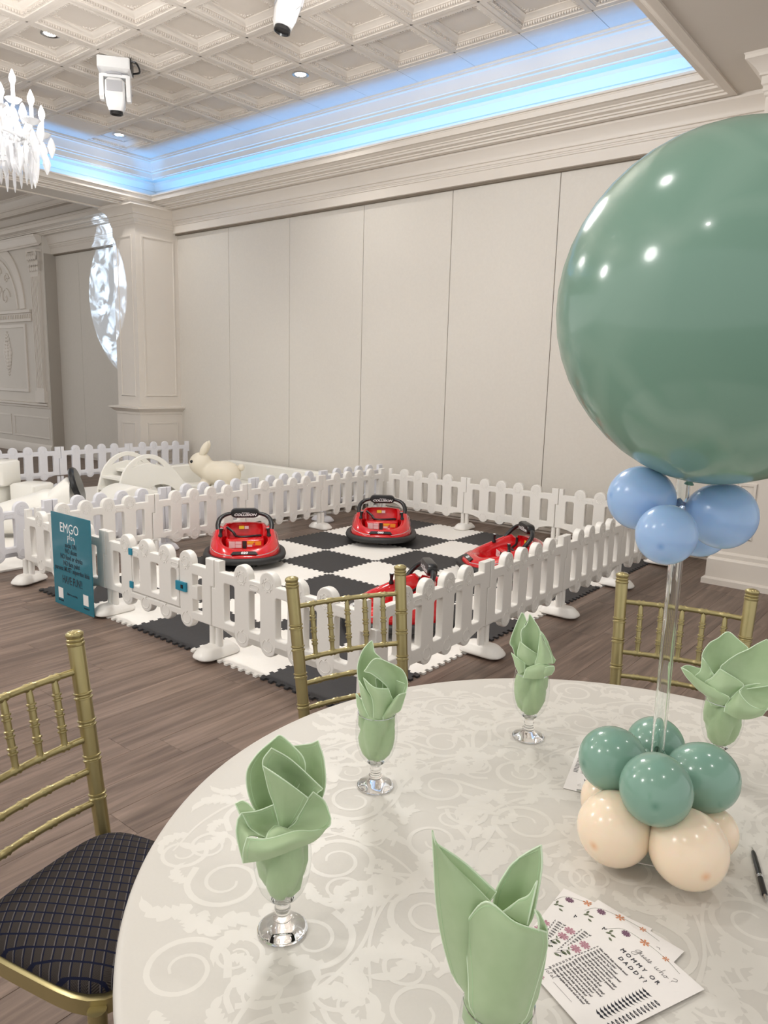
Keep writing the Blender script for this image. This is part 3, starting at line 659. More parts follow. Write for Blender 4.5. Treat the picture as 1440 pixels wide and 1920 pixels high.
carM['joystick_cap'] = MB().lathe([(.0, .0965), (.008, .0965), (.015, .0955)], 12).mesh('joystick_cap', 'whiteink', 0)
stz = []
def side_stripe(sx):
    mb = MB(); pts = []
    for i in range(15):
        t = -PI*.42+PI*.62*i/14; t = t if sx > 0 else PI-t
        k = i/14; a, b, yo, f = (.318+(.300-.318)*k, .425-.02*k, .005+.007*k, .32+.38*k)
        p0 = sup(t, a+.002, b+.002, 2.5); h = .145+f*(rimh(t)-.145); w = .004+.006*k
        pts.append([(p0[0], p0[1]+yo, h-w), (p0[0]*1.004, (p0[1])*1.004+yo, h+w)])
    for i in range(14): mb.add(pts[i]+pts[i+1][::-1], [(0, 1, 2, 3)])
    return mb
for k in (0, 1): carM['side_stripe%d' % k] = side_stripe(2*k-1).mesh('side_stripe', 'whiteink', 0)
sf_ = frame((0, -.0285, .15), (1, 0, 0), (0, .04, 1))
def stickers(items, name, m, f):
    mb = MB()
    for x0, x1, y0, y1 in items: mb.box(x0, x1, y0, y1, 0, .0015, f)
    return mb.mesh(name, m, 0)
for k, q in enumerate([(-.145, -.09, .02, .10), (-.086, -.03, .065, .10), (-.086, -.03, .02, .06), (.022, .068, .032, .058)]): carM['white_label%d' % k] = stickers([q], 'white_label', 'pinkst', sf_)
carM['black_label'] = stickers([(-.022, .016, .012, .105)], 'black_label', 'black', sf_)
for k, q in enumerate([(.022, .09, .084, .1), (.022, .078, .06, .083), (.095, .15, .05, .10)]): carM['orange_label%d' % k] = stickers([q], 'orange_label', 'orange' if k else 'yellow', sf_)
bf = frame((0, .253, .345), (1, 0, 0), (0, .1, 1))
carM['yellow_label'] = stickers([(-.058, -.008, 0, .04)], 'yellow_label', 'yellow', bf @ Matrix.Translation((0, 0, .002)))
carM['safety_label'] = stickers([(-.004, .034, 0, .038)], 'safety_label', 'pinkst', bf @ Matrix.Translation((0, 0, .002)))
carM['seat_belt'] = MB().tube(bez([(-.17, .21, .38), (-.11, .18, .32), (-.08, .12, .282), (0, .10, .279), (.10, .14, .282), (.15, .17, .279)], 5), [.014]*26, 6).mesh('seat_belt', 'black', 60)
carM['belt_buckle'] = MB().box(-.018, .018, -.01, .012, -.05, .05, Matrix.Translation((.252, .10, .30)) @ Matrix.Rotation(-.25, 4, 'Y')).mesh('belt_buckle', 'black', 40)
nf = frame((0, -.390, .1975), (1, 0, 0), (0, .87, .50))
npm = plate('number_plate', [[(-.12, -.024), (.12, -.024), (.10, .024), (-.10, .024)]], .012, 'black', .001, nf)
carM['number_plate'] = npm
carM['dot'] = MB().lathe([(0, .002), (.009, .002)], 12, sf_ @ Matrix.Translation((-.003, .088, 0))).mesh('label_dot', 'pinkst', 0)
def bumper_car(x, y, face, num, label):
    t = thing('bumper_car', label, 'bumper car', (x, y, .0135), face+PI/2, 'red bumper cars'); t.scale = (.94, .80, .71)
    for n in ('hull', 'bumper_ring', 'underbody', 'wheel0', 'wheel1', 'wheel2', 'seat', 'seat_back', 'roll_bar', 'white_label0', 'white_label1', 'white_label2', 'white_label3', 'black_label', 'orange_label0', 'orange_label1', 'orange_label2', 'yellow_label', 'safety_label', 'side_stripe0', 'side_stripe1', 'seat_belt', 'belt_buckle'): link(n.rstrip('0123'), carM[n], t)
    h = link('headrest', carM['headrest'], t)
    join_text('headrest_lettering', [('COLLISION', 0, -.030, .042, .98, 'CENTER', .0012, .3), ('bumper', .005, .004, .022, 1, 'CENTER', 0, .2)], 'whiteink', h, frame((0, .1945, .555), (1, 0, 0), (0, 0, 1)))
    for sx in (-1, 1):
        j = link('joystick', carM['joystick'], t, Matrix.Translation((sx*.222, -.03, .325)) @ Matrix.Rotation(-sx*.1, 4, 'Y')); link('joystick_cap', carM['joystick_cap'], j)
    pl_ = link('number_plate', npm, t)
    join_text('plate_number', [(num, 0, -.017, .05, .8, 'CENTER', .0018, .12)], 'whiteink', pl_, nf @ Matrix.Translation((0, 0, .0065)))
    return t
bumper_car(-4.93, 4.19, math.atan2(-.66, .75), '020', 'red bumper car numbered 020 at the left by the gate')
bumper_car(-4.62, 5.71, math.atan2(-.79, .61), '080', 'red bumper car numbered 080 in the back corner of the pen')
bumper_car(-3.06, 5.45, math.atan2(-.74, -.67), '020', 'red bumper car facing left by the right hand fence, farther one')
bumper_car(-2.87, 3.76, math.atan2(-.74, -.67), '020', 'red bumper car half hidden behind the fence and middle gold chair')
# ================================================================ soft play toys
def slab(name, loops, thick, m, parent, mx, bevel=.006): return link(name, plate(name, loops, thick, m, bevel, mx), parent)
# arched climber with steps and a slide (local: x along the slide, y across)
sl = thing('toddler_slide', 'white toddler slide with two arched sides and steps beside the toy rabbit', 'slide', (-7.80, 5.02, .02), math.radians(90))
def arch_side():
    out = [(-.50, 0)]+[(x, z) for x, z, _ in bez([(-.50, 0, 0), (-.44, .25, 0), (-.36, .48, 0), (-.22, .62, 0), (-.04, .67, 0), (.14, .62, 0), (.32, .47, 0), (.50, .26, 0), (.70, .06, 0)], 5)][1:]+[(.70, 0), (.42, 0)]+arc(.12, .0, .30, 0, PI, 14)[1:]
    hole = [(x, z) for x, z, _ in bez([(-.24, .53, 0), (-.14, .60, 0), (-.03, .62, 0), (.10, .58, 0), (.18, .51, 0), (.09, .535, 0), (-.03, .565, 0), (-.14, .55, 0), (-.24, .53, 0)], 4)][:-1]
    hole2 = arc(.12, .0, .30, 0, PI, 14)
    return [out, hole]
for y in (-.21, .21): slab('side_panel', arch_side(), .03, 'soft', sl, frame((0, y, 0), (1, 0, 0), (0, 0, 1)))
for k, (x, z) in enumerate(((-.42, .12), (-.37, .26), (-.31, .39))): MB().box(x-.07, x+.08, -.195, .195, z-.012, z+.012).build('step', 'soft', sl)
MB().box(-.20, .12, -.195, .195, .45, .475).build('platform', 'soft', sl)
chp = bez([(.10, 0, .47), (.30, 0, .34), (.55, 0, .15), (.66, 0, .08), (.77, 0, .07)], 5)
ch = MB(); ch.rings([[(q.x, -.19, q.z+.09), (q.x, -.175, q.z+.09), (q.x, -.165, q.z+.01), (q.x, .165, q.z+.01), (q.x, .175, q.z+.09), (q.x, .19, q.z+.09), (q.x, .19, q.z-.03), (q.x, -.19, q.z-.03)] for q in chp])
ch.build('chute', 'soft', sl)
# rounded ramp block in front of the slide
rb = thing('foam_ramp', 'white padded ramp block in front of the slide', 'foam block', (-7.33, 4.62, .02), math.radians(90))
R = []
for q in bez([(-.42, 0, .10), (-.30, 0, .30), (-.12, 0, .38), (.10, 0, .33), (.45, 0, .22), (.72, 0, .12)], 4): R.append([(q.x, y, z) for y, z in rrect(-.20, .20, 0, max(q.z, .06), .03, 3)])
MB().rings(R).build('ramp_body', 'soft', rb)
# ride-on car with black wheel
rc = thing('ride_on_toy', 'white wedge shaped ride-on toy with a black wheel on its end', 'ride-on toy', (-7.10, 3.45, .02), math.radians(53))
R = []
for x, w, z0, z1 in ((-.85, .03, .10, .14), (-.80, .07, .07, .18), (-.62, .12, .05, .24), (-.40, .16, .04, .31), (-.18, .19, .04, .38), (-.02, .21, .04, .43), (.02, .225, .04, .45), (.06, .225, .04, .45), (.10, .21, .04, .45), (.24, .20, .05, .57), (.30, .19, .06, .56)):
    R.append([(x, y, z) for y, z in rrect(-w, w, z0, z1, min(w, (z1-z0)/2)*.75, 5)])
MB().rings(R).build('toy_body', 'soft', rc, 40)
MB().lathe([(.11, -.03), (.165, -.028), (.18, -.012), (.18, .012), (.165, .028), (.11, .03)], 28, Matrix.Translation((.345, 0, .50)) @ Matrix.Rotation(math.radians(74), 4, 'Y'), (1, 1)).build('wheel', 'black', rc)
for y in (-.24, .24):
    w = MB().lathe([(.0, -.025), (.10, -.025), (.125, -.012), (.125, .012), (.10, .025), (0, .025)], 24, Matrix.Translation((.18, y, .126)) @ Matrix.Rotation(PI/2, 4, 'X')).build('wheel', 'black', rc)
    MB().lathe([(0, -.03), (.06, -.029), (.06, .029), (0, .03)], 16, Matrix.Translation((.18, y, .126)) @ Matrix.Rotation(PI/2, 4, 'X')).build('hub_cap', 'soft', w)
# rabbit hopper
rh = thing('toy_rabbit', 'cream bouncy toy rabbit with black dot eyes and round tail', 'toy rabbit', (-7.96, 6.22, .112), math.radians(39)); rh.scale = (.80, .80, .80)
def metaskin(name, blobs, parent, m):
    bm = bpy.data.metaballs.new('mb'); bm.resolution = .02; bm.threshold = .1
    for c, r in blobs:
        e = bm.elements.new(type='BALL'); e.co = c; e.radius = r; e.stiffness = 2
    ob = bpy.data.objects.new('mbo', bm); COL.objects.link(ob)
    me = bpy.data.meshes.new_from_object(ob.evaluated_get(bpy.context.evaluated_depsgraph_get())); bpy.data.objects.remove(ob); bpy.data.metaballs.remove(bm)
    me.name = name; fin(me, m, 180); return link(name, me, parent)
metaskin('body', [((-.20, 0, .43), .235), ((-.14, 0, .34), .19), ((-.02, 0, .28), .24), ((.10, 0, .27), .26), ((.22, 0, .26), .27), ((.28, 0, .26), .24), ((-.12, .09, .10), .11), ((-.12, -.09, .10), .11), ((.20, .11, .10), .13), ((.20, -.11, .10), .13)], rh, 'cream')
for sy in (-1, 1):
    ea = MB(); ea.rings([[(-.17+.10*k/6+.055*w*math.cos(t), sy*.062+.052*w*math.sin(t)*.9+sy*.012*k/6, .56+.25*k/6) for t in [2*PI*i/12 for i in range(12)]] for k, w in enumerate((.8, 1, 1.12, 1.15, 1.05, .75, .15))]); ea.build('ear', 'cream', rh, 180)
    MB().sphere((-.315, sy*.145, .475), .026, 10, 8).build('eye', 'black', rh)
MB().sphere((.475, 0, .38), .06, 14, 10).build('tail', 'cream', rh)
MB().sphere((-.388, 0, .42), .012, 8, 6).build('nose', 'pink', rh)
# ball pit and foam blocks
bp = thing('ball_pit', 'white padded square ball pit against the wall behind the toy rabbit', 'ball pit', (-7.43, 6.53, .02))
for x0, x1, y0, y1, hh in ((-1.37, 1.37, .60, .72, .35), (-1.37, 1.37, -.72, -.60, .2), (-1.37, -1.25, -.595, .595, .35), (1.25, 1.37, -.595, .595, .35)):
    wl_ = MB(); wl_.rings([[(x, y, z) for x, y in rrect(x0+i, x1-i, y0+i, y1-i, .02, 2)] for i, z in ((0, 0), (0, hh-.015), (.012, hh))]); wl_.build('padded_wall', 'soft', bp)
MB().box(-1.25, 1.25, -.595, .595, 0, .09).build('pit_floor', 'soft', bp)
bme = MB().sphere((0, 0, .04), .04, 12, 8).mesh('play_ball', 'soft', 180)
for k in range(14):
    o = link('play_ball', bme); o.location = (-8.52+.17*k, (6.62+.17*(k % 3)) if k % 2 else 6.02+.02*rnd.random() if k > 6 else 6.75, .111)
    tag(o, 'small white plastic ball lying inside the padded ball pit', 'ball', 'balls in the ball pit')
def foam_block(x, y, z, w, rz, label, h=None):
    h = h or w; t = thing('foam_block', label, 'foam block', (x, y, z), rz)
    MB().rings([[(a, b, c) for a, b in rrect(-w/2+i, w/2-i, -w/2+i, w/2-i, .035, 3)] for i, c in ((.02, 0), (0, .02), (0, h-.02), (.02, h))]).build('block_body', 'soft', t, 50)
foam_block(-8.70, 3.70, .02, .34, .45, 'white foam cube at the far left, under the top cube', .31); foam_block(-8.36, 3.98, .02, .34, .4, 'white foam cube at the far left, right of the stacked pair')
foam_block(-8.64, 3.74, .332, .34, .5, 'white foam cube at the far left, topmost of the stack', .28)

# ================================================================ chiavari chairs (front is local +y)
def turned(mb, a, b, prof, n=12):       # prof: (t, radius) from a to b
    a, b = V(a), V(b); mb.tube([a+(b-a)*t for t, r in prof], [r for t, r in prof], n); return mb
def bands(r, L, rings, r2=None, half=.008, bump=.003):
    P = [(0, r)]; r2 = r2 or r
    for t in rings:
        rr = r+(r2-r)*t
        for d, k in ((-2.2, 0), (-1.9, 1), (-1.1, 1), (-.8, 0), (-.2, -.3), (.2, -.3), (.8, 0), (1.1, 1), (1.9, 1), (2.2, 0)): P.append((t+d*half/2/L, rr+k*bump))
    P.append((1, r2)); return P
def chair(loc, F, label):
    t = thing('chiavari_chair', label, 'chair', (loc[0], loc[1], 0), math.atan2(F[1], F[0])-PI/2, 'gold chiavari chairs')
    for sx in (-1, 1):
        top, mid, bot = V((sx*.20, -.285, .95)), V((sx*.182, -.20, .46)), V((sx*.19, -.245, 0))
        mb = MB(); turned(mb, mid, top, bands(.0185, .5, (.22, .42, .60, .74), .0205)); turned(mb, bot, mid, bands(.015, .46, (.35, .7), .0185))
        lg = mb.build('rear_leg', 'gold', t, 50)
        d = (top-mid).normalized(); fm_ = Matrix.Translation(top) @ d.to_track_quat('Z', 'Y').to_matrix().to_4x4()
        MB().lathe([(.0205, -.004), (.022, 0), (.022, .004), (.0195, .006), (.0215, .009), (.0215, .013), (.019, .015), (.021, .020), (.0225, .024), (.021, .029), (.013, .034), (0, .036)], 16, fm_).build('finial', 'gold', lg, 50)
        mb = MB(); turned(mb, (sx*.195, .19, 0), (sx*.19, .17, .44), bands(.014, .44, (.3, .6, .85), .018)); mb.build('front_leg', 'gold', t, 50)
    def bp_(u, z):      # point on the back plane, slightly bowed
        k = (z-.46)/.49; return V((u*(.182+.018*k), -.20-.085*k-.022*(1-u*u), z))
    for z in (.885, .715, .635, .555):
        P = [bp_(-1+.1*k, z) for k in range(21)]; rr = [.0085]*21
        mb = MB(); Q = []; q_ = []
        for k in range(61):
            u = -1+k/30; Q.append(bp_(u, z)); d = min(abs(u-c) for c in (-.667, -.333, 0, .333, .667)); q_.append(.0088+(.0028 if .02 < d < .055 else 0))
        mb.tube(Q, q_, 8); mb.build('back_rail', 'gold', t, 50)
    for u in (-.667, -.333, 0, .333, .667):
        a, b = bp_(u, .718), bp_(u, .882); mb = MB()
        P = [(0, .0085), (.10, .0075)]
        for c in (.26, .50, .74):
            for d, r in ((-.055, .0085), (-.045, .0115), (-.022, .0115), (-.014, .0082), (.014, .0082), (.022, .0115), (.045, .0115), (.055, .0085)): P.append((c+d, r))
        P += [(.88, .0085), (1, .0062)]
        turned(mb, a, b, P, 8); mb.build('spindle', 'gold', t, 50)
    so = [(-.195, -.20), (.195, -.20)]
    def so_(i): 
        return [(x, y-.0) for x, y in [sup(PI*2*k/48, .205-i, .205-i, 4.5) for k in range(48)]]
    sf2 = MB(); sf2.rings([[(x, y, z) for x, y in so_(i)] for i, z in ((.012, .415), (0, .42), (0, .452), (.01, .46))]); sf2.build('seat_frame', 'gold', t, 40)
    cu = MB(); cu.rings([[(x, y, z) for x, y in so_(i)] for i, z in ((.008, .458), (.0, .468), (.004, .485), (.018, .497), (.05, .507), (.10, .512), (.17, .514))]); cu.build('cushion', 'seat', t, 60)
    for z, y in ((.16, .18), (.26, .18)):
        mb = MB(); turned(mb, (-.19, y, z), (.19, y, z), bands(.008, .38, (.25, .5, .75))); mb.build('stretcher', 'gold', t, 50)
    for sx in (-1, 1):
        for z in (.16, .26): mb = MB(); turned(mb, (sx*.187, -.226, z), (sx*.192, .18, z), bands(.008, .40, (.25, .5, .75))); mb.build('stretcher', 'gold', t, 50)
    return t
chair((-1.358, .757), (.973, .23), 'gold chiavari chair at the left with dark diamond-patterned seat')
chair((-1.328, 1.688), (.92, -.385), 'gold chiavari chair in front of the white fence, behind the table')
chair((-.64, 2.21), (.24, -.97), 'gold chiavari chair on the far right behind the balloon pole')

# ================================================================ the round table
TX, TY, TR, TZ = -.396, 1.222, .873, .76
tb = thing('round_table', 'round banquet table under the white damask cloth', 'table', (TX, TY, 0))
MB().lathe([(0, .73), (TR-.02, .73), (TR-.02, .752), (0, .752)], 48).build('tabletop', 'wood', tb)
for a in range(4): MB().tube([(.45*math.cos(a*PI/2+.7), .45*math.sin(a*PI/2+.7), .0), (.45*math.cos(a*PI/2+.7), .45*math.sin(a*PI/2+.7), .729)], .016, 8).build('leg', 'black', tb)
tc_ = thing('tablecloth', 'white damask tablecloth with woven scrolls on the round table', 'tablecloth', (TX, TY, 0))
N = 160; R = []
for r, z, wv in ((.02, TZ-.0004, 0), (.3, TZ-.0004, 0), (.6, TZ-.0004, 0), (TR-.03, TZ-.0004, 0), (TR-.012, TZ-.0004, 0), (TR-.004, TZ-.004, 0), (TR, TZ-.010, 0), (TR-.004, TZ-.03, .003), (TR-.03, TZ-.14, .012), (TR-.055, TZ-.26, .022)):
    R.append([((r+wv*math.sin(j*2*PI/N*22+.6*math.sin(j*2*PI/N*5)))*math.cos(2*PI*j/N), (r+wv*math.sin(j*2*PI/N*22+.6*math.sin(j*2*PI/N*5)))*math.sin(2*PI*j/N), z) for j in range(N)])
MB().rings(R, (1, 0)).build('cloth', 'linen', tc_, 60)
dm = MB(); zc = [TZ-.0001, 0]
def rib(P, w0, w1=.0, n=12, bulge=False):
    c = [(q.x, q.y) for q in bez([(x, y, 0) for x, y in P], n)]; L = len(c)
    ws = [(w0*math.sin(PI*min(1, (k/(L-1))*.92+.08))**.7 if bulge else w0+(w1-w0)*k/(L-1)) for k in range(L)]
    zc[1] = (zc[1]+1) % 293; zc[0] = TZ-.00036+zc[1]*9e-7
    if all((x**2+y**2) < (TR-.015)**2 for x, y in c): dm.ribbon(c, ws, zc[0])
def motif(cx_, cy_, an, sc, fl):
    ca, sa = math.cos(an), math.sin(an)
    T = lambda x, y: (cx_+sc*(ca*x*1-sa*y*fl), cy_+sc*(sa*x+ca*y*fl))
    def spiral(x0, y0, r, a0, turns, w):
        P = [T(x0+r*(1-.74*k/14)*math.cos(a0+turns*2*PI*k/14), y0+r*(1-.74*k/14)*math.sin(a0+turns*2*PI*k/14)) for k in range(15)]
        rib(P, w*sc, w*.35*sc, 3)
        return P
    def leaf(x0, y0, a, L, curl, w):
        n = 30; c = []; ws = []
        for k in range(n+1):
            t = k/n; c.append(T(x0+L*t*math.cos(a+curl*t*t), y0+L*t*math.sin(a+curl*t*t)))
            f = (t*5.5) % 1; ws.append(sc*w*2.6*max(0, math.sin(PI*min(1, .12+.9*t)))**.8*(.42+.58*f**.6))
        zc[1] = (zc[1]+1) % 293; z_ = TZ-.00036+zc[1]*9e-7
        if all(x*x+y*y < (TR-.015)**2 for x, y in c): dm.ribbon(c, ws, z_)
    spiral(0, 0, .075, .3, -1.6, .013); spiral(.12, .055, .05, 2.4, 1.5, .010); spiral(-.11, .06, .045, 5.2, 1.4, .009)
    rib([T(-.17, -.02), T(-.08, -.08), T(.03, -.075), T(.12, -.03), T(.19, .04)], .011*sc, .004*sc, 6)
    leaf(.03, -.075, -.9, .10, .9, .017); leaf(.0, -.08, -1.6, .07, -.8, .013); leaf(-.08, -.075, -2.2, .09, -1.0, .015); leaf(.08, .02, .9, .10, -1.0, .015); leaf(.07, -.02, .1, .06, 1.0, .011); leaf(-.05, .07, 2.3, .10, .9, .015); leaf(-.03, .075, 1.3, .07, -.9, .012); leaf(.15, .0, -.3, .08, 1.0, .012)
k = 0
for j in range(-6, 7):
    for i in range(-6, 7):
        x, y = .205*i+(.10 if j % 2 else 0), .165*j
        if math.hypot(x, y) < TR-.03: motif(x, y, .45+PI*(i % 2)+.35*((j*7+i*3) % 5), .92, 1 if (i+j) % 2 else -1)
dmo = dm.build('damask_pattern', 'motif', tc_, 0); tag(dmo, None, None, kind='stuff')

# glasses with folded napkins
def goblet_mesh():
    o = [(.0, .0), (.033, 0), (.0385, .002), (.039, .0035), (.036, .0055), (.026, .009), (.016, .014), (.0125, .019), (.0150, .0225), (.0150, .0255), (.0115, .029), (.0105, .034), (.0125, .038), (.0125, .041), (.0105, .045), (.012, .050), (.018, .056), (0, .0575)]
    b = MB().lathe(o, 40); 
    bowl = MB().lathe([(.0178, .0560), (.026, .063), (.0345, .075), (.0405, .092), (.044, .112), (.0448, .128), (.0435, .146), (.0412, .162), (.0405, .168)], 40)
    return b.mesh('stem_and_base', 'glass', 60), bowl.mesh('bowl', 'thin', 180), MB().tube([(.0399*math.cos(a), .0399*math.sin(a), .1682) for a in [2*PI*k/40 for k in range(40)]], .0008, 5, closed=True).mesh('rim', 'chrome', 60)
gs, gb_, gr = goblet_mesh()
NAP = json.loads('{"g1":[[[[-21,5,158],[-4,10,157],[12,5,159]],[[-40,10,231],[-17,25,237],[10,15,253]],[[-43,12,264],[-26,28,270],[8,20,275]],[[-35,18,293],[-22,26,296],[-8,22,291]],[[-22,26,309],[-15,28,314],[-12,26,306]]],[[[1,-22,162],[15,-20,161],[34,-24,163]],[[20,-2,203],[39,10,187],[52,-10,202]],[[19,0,225],[41,18,230],[62,0,231]],[[-12,-8,255],[26,14,256],[52,6,258]],[[-29,-12,262],[-6,0,286],[31,8,271]]],[[[-7,-30,169],[6,-34,169],[15,-28,168]],[[-10,-26,208],[7,-38,207],[30,-22,202]],[[-21,-20,227],[2,-36,226],[26,-20,217]],[[-30,-14,249],[-7,-28,235],[22,-16,227]]],[[[-13,-26,162],[-9,-30,164],[-4,-28,163]],[[-32,-16,203],[-23,-28,210],[-10,-24,202]],[[-39,-4,239],[-32,-16,233],[-21,-20,218]]],[[[-40,-12,160],[-29,-24,166],[-16,-26,168]],[[-42,-6,186],[-36,-16,191],[-26,-20,185]],[[-45,-4,210],[-40,-8,207],[-33,-12,198]]],[[[1,-10,156],[16,-8,155],[32,-10,157]],[[-1,6,205],[28,14,196],[50,0,203]],[[-5,8,239],[27,22,233],[59,4,230]]],[[[13,-36,168],[25,-40,165],[40,-30,166]],[[14,-30,179],[30,-42,199],[49,-24,188]],[[30,-18,201],[44,-28,220],[59,-10,217]]]],"g2":[[[[-2,20,145],[9,20,144],[21,20,143]],[[15,30,207],[38,35,209],[62,25,210]],[[21,40,252],[42,50,248],[65,40,256]],[[18,45,286],[43,50,286],[55,50,291]]],[[[-11,5,162],[-2,12,157],[9,5,161]],[[-46,15,207],[-18,30,197],[9,20,201]],[[-55,20,254],[-19,40,241],[32,25,245]],[[-41,28,281],[-12,42,277],[32,30,272]],[[-14,36,303],[-4,42,306],[12,38,294]]],[[[-2,0,171],[2,5,167],[9,0,170]],[[-22,5,249],[9,25,223],[43,5,215]],[[-30,5,283],[11,30,250],[53,5,228]],[[-17,5,305],[14,15,278],[61,5,234]]],[[[-4,-4,180],[1,-10,182],[6,-4,175]],[[-13,-2,216],[2,-14,223],[23,-4,197]],[[-21,0,240],[3,-16,250],[36,-5,221]],[[-29,2,278],[2,-16,264],[38,-6,227]]],[[[7,-10,179],[14,-14,179],[20,-20,176]],[[20,-4,188],[40,-10,183],[53,-22,178]],[[31,0,212],[54,4,199],[70,-14,183]],[[46,0,233],[64,4,213],[73,-6,190]]],[[[-58,-30,141],[-21,-48,158],[19,-48,172],[50,-36,177],[72,-8,185]],[[-57,-38,167],[-21,-58,178],[19,-56,191],[49,-40,185],[71,-12,184]],[[-52,-34,185],[-21,-44,188],[19,-40,195],[43,-34,190],[65,-20,183]]],[[[-24,-20,173],[-13,-10,167],[-5,-2,179]],[[-46,-10,180],[-30,5,178],[-8,2,189]],[[-61,-6,208],[-38,0,206],[-14,-2,216]]],[[[-58,-30,141],[-52,-34,185],[-27,-24,177]],[[-68,-22,183],[-60,-14,191],[-47,-8,179]],[[-67,-12,201],[-64,-8,204],[-61,-6,208]]],[[[-64,-2,203],[-54,0,204],[-42,0,207]],[[-71,6,216],[-61,8,219],[-52,6,215]]],[[[-24,-44,187],[-2,-42,188],[19,-40,193]],[[-21,-30,189],[-4,-32,196],[16,-28,188]],[[-13,-8,184],[-3,-6,182],[9,-8,177]]]],"g3":[[[[-28,5,156],[-16,8,157],[-6,5,159]],[[-48,8,217],[-35,14,216],[-19,8,211]],[[-57,8,236],[-45,18,240],[-29,8,240]],[[-45,16,279],[-37,20,281],[-26,14,275]],[[-34,20,308],[-29,22,305],[-21,20,288]]],[[[-17,-5,179],[-1,5,177],[12,-5,183]],[[-29,0,240],[-10,18,218],[14,5,209]],[[-32,5,267],[-10,22,264],[14,10,258]],[[-23,12,278],[-14,22,282],[9,14,276]],[[-17,16,290],[-15,18,306],[-8,18,299]]],[[[5,-24,198],[24,-32,203],[45,-26,205]],[[10,-16,218],[24,-26,229],[42,-14,219]],[[12,-4,245],[18,-12,249],[32,-6,236]],[[13,4,265],[15,2,263],[21,0,250]]],[[[42,-14,199],[49,-12,200],[53,-6,206]],[[31,0,235],[37,2,235],[42,2,220]],[[13,8,271],[22,8,261],[32,6,246]]],[[[-18,-18,193],[-4,-20,192],[8,-20,205]],[[-37,-8,208],[-14,-22,211],[11,-12,215]],[[-33,-2,243],[-15,-14,234],[11,-6,216]]],[[[-36,-22,170],[-26,-30,174],[-18,-28,181]],[[-44,-12,197],[-30,-26,193],[-18,-22,192]],[[-52,-6,214],[-35,-16,205],[-18,-18,195]]],[[[-20,-40,167],[6,-44,169],[28,-40,172]],[[-16,-34,184],[12,-46,193],[35,-40,187]],[[-12,-26,188],[18,-30,203],[49,-24,199]]],[[[28,-38,173],[32,-40,177],[44,-30,178]],[[20,-40,186],[32,-44,188],[50,-30,190]],[[23,-38,191],[34,-36,199],[50,-26,198]]]],"g4":[[[[-19,0,159],[-1,5,162],[15,0,167]],[[-29,10,220],[-7,25,220],[24,15,230]],[[-55,15,252],[-18,38,258],[33,20,263]],[[-45,24,283],[-14,40,291],[36,26,286]],[[-28,32,297],[-8,40,314],[15,34,301]]],[[[8,-10,177],[22,-6,189],[36,-8,204]],[[-15,5,232],[33,10,222],[98,-5,231]],[[-6,8,253],[37,16,257],[99,0,265]],[[14,10,274],[43,16,288],[95,5,296]],[[37,12,291],[52,14,305],[69,10,320]]],[[[-7,-24,172],[3,-28,175],[9,-24,182]],[[-42,-10,201],[-12,-30,197],[16,-20,193]],[[-29,-8,219],[-1,-26,215],[34,-14,214]],[[-16,-4,240],[-1,-10,235],[24,-10,223]]],[[[-26,-30,160],[-12,-38,163],[2,-34,170]],[[-58,-14,188],[-28,-40,186],[9,-34,188]],[[-82,-8,208],[-46,-30,204],[-9,-30,195]],[[-96,0,225],[-80,-10,223],[-52,-18,208]]],[[[-64,-6,207],[-55,2,216],[-53,6,224]],[[-85,0,212],[-71,6,221],[-55,8,228]],[[-95,2,225],[-83,6,231],[-56,10,227]]],[[[-25,-10,171],[-18,-4,183],[-10,-2,192]],[[-64,-6,207],[-44,-8,202],[-27,0,222]],[[-55,4,225],[-44,2,229],[-32,4,226]],[[-55,14,253],[-50,10,249],[-40,8,236]]],[[[2,-44,158],[27,-48,151],[51,-40,151],[76,-28,160]],[[6,-34,177],[29,-52,177],[59,-46,169],[86,-26,179]],[[34,-14,213],[28,-34,205],[50,-40,184],[81,-30,173]]],[[[29,-34,205],[50,-38,183],[84,-26,173]],[[32,-16,208],[56,-2,195],[94,-4,194]],[[37,-8,213],[61,0,220],[98,2,226]]]],"g5":[[[[-40,0,151],[-26,-10,153],[-10,-5,142]],[[-64,0,223],[-40,-18,239],[-15,-5,236]],[[-75,0,277],[-46,-16,289],[-17,-4,287]],[[-80,0,331],[-56,-8,323],[-21,-2,296]],[[-83,0,366],[-79,-2,354],[-73,0,340]]],[[[-73,2,339],[-46,6,311],[-18,4,286]],[[-79,2,350],[-47,10,326],[-10,8,297]]],[[[-9,20,226],[8,28,217],[26,14,255]],[[-12,16,284],[12,26,265],[32,10,278]],[[1,18,320],[20,22,318],[37,10,331]],[[13,18,337],[23,18,346],[35,14,358]]],[[[-1,-6,285],[15,-8,278],[25,-10,277]],[[15,2,296],[26,2,305],[33,4,322]]],[[[-30,-40,161],[-9,-46,169],[12,-46,176],[28,-36,177]],[[-34,-22,210],[-6,-44,235],[21,-44,241],[40,-22,225]],[[-41,-14,257],[-12,-34,283],[19,-36,281],[47,-14,256]],[[-43,-14,267],[-20,-22,306],[12,-26,290],[46,-10,272]]],[[[27,-30,167],[34,-24,171],[39,-10,171]],[[32,-22,233],[40,-14,236],[47,4,223]],[[37,-14,281],[40,-6,266],[47,-4,267]],[[32,-4,292],[37,0,286],[43,0,275]]]]}')
def cr1(P, t):
    n = len(P)-1; i = min(int(t*n), n-1); u = t*n-i
    a, b, c, d = P[max(i-1, 0)], P[i], P[i+1], P[min(i+2, n)]
    if i == 0: a = 2*b-c
    if i+2 > n: d = 2*c-b
    return .5*((2*b)+(c-a)*u+(2*a-5*b+4*c-d)*u*u+(3*b-a-3*c+d)*u**3)
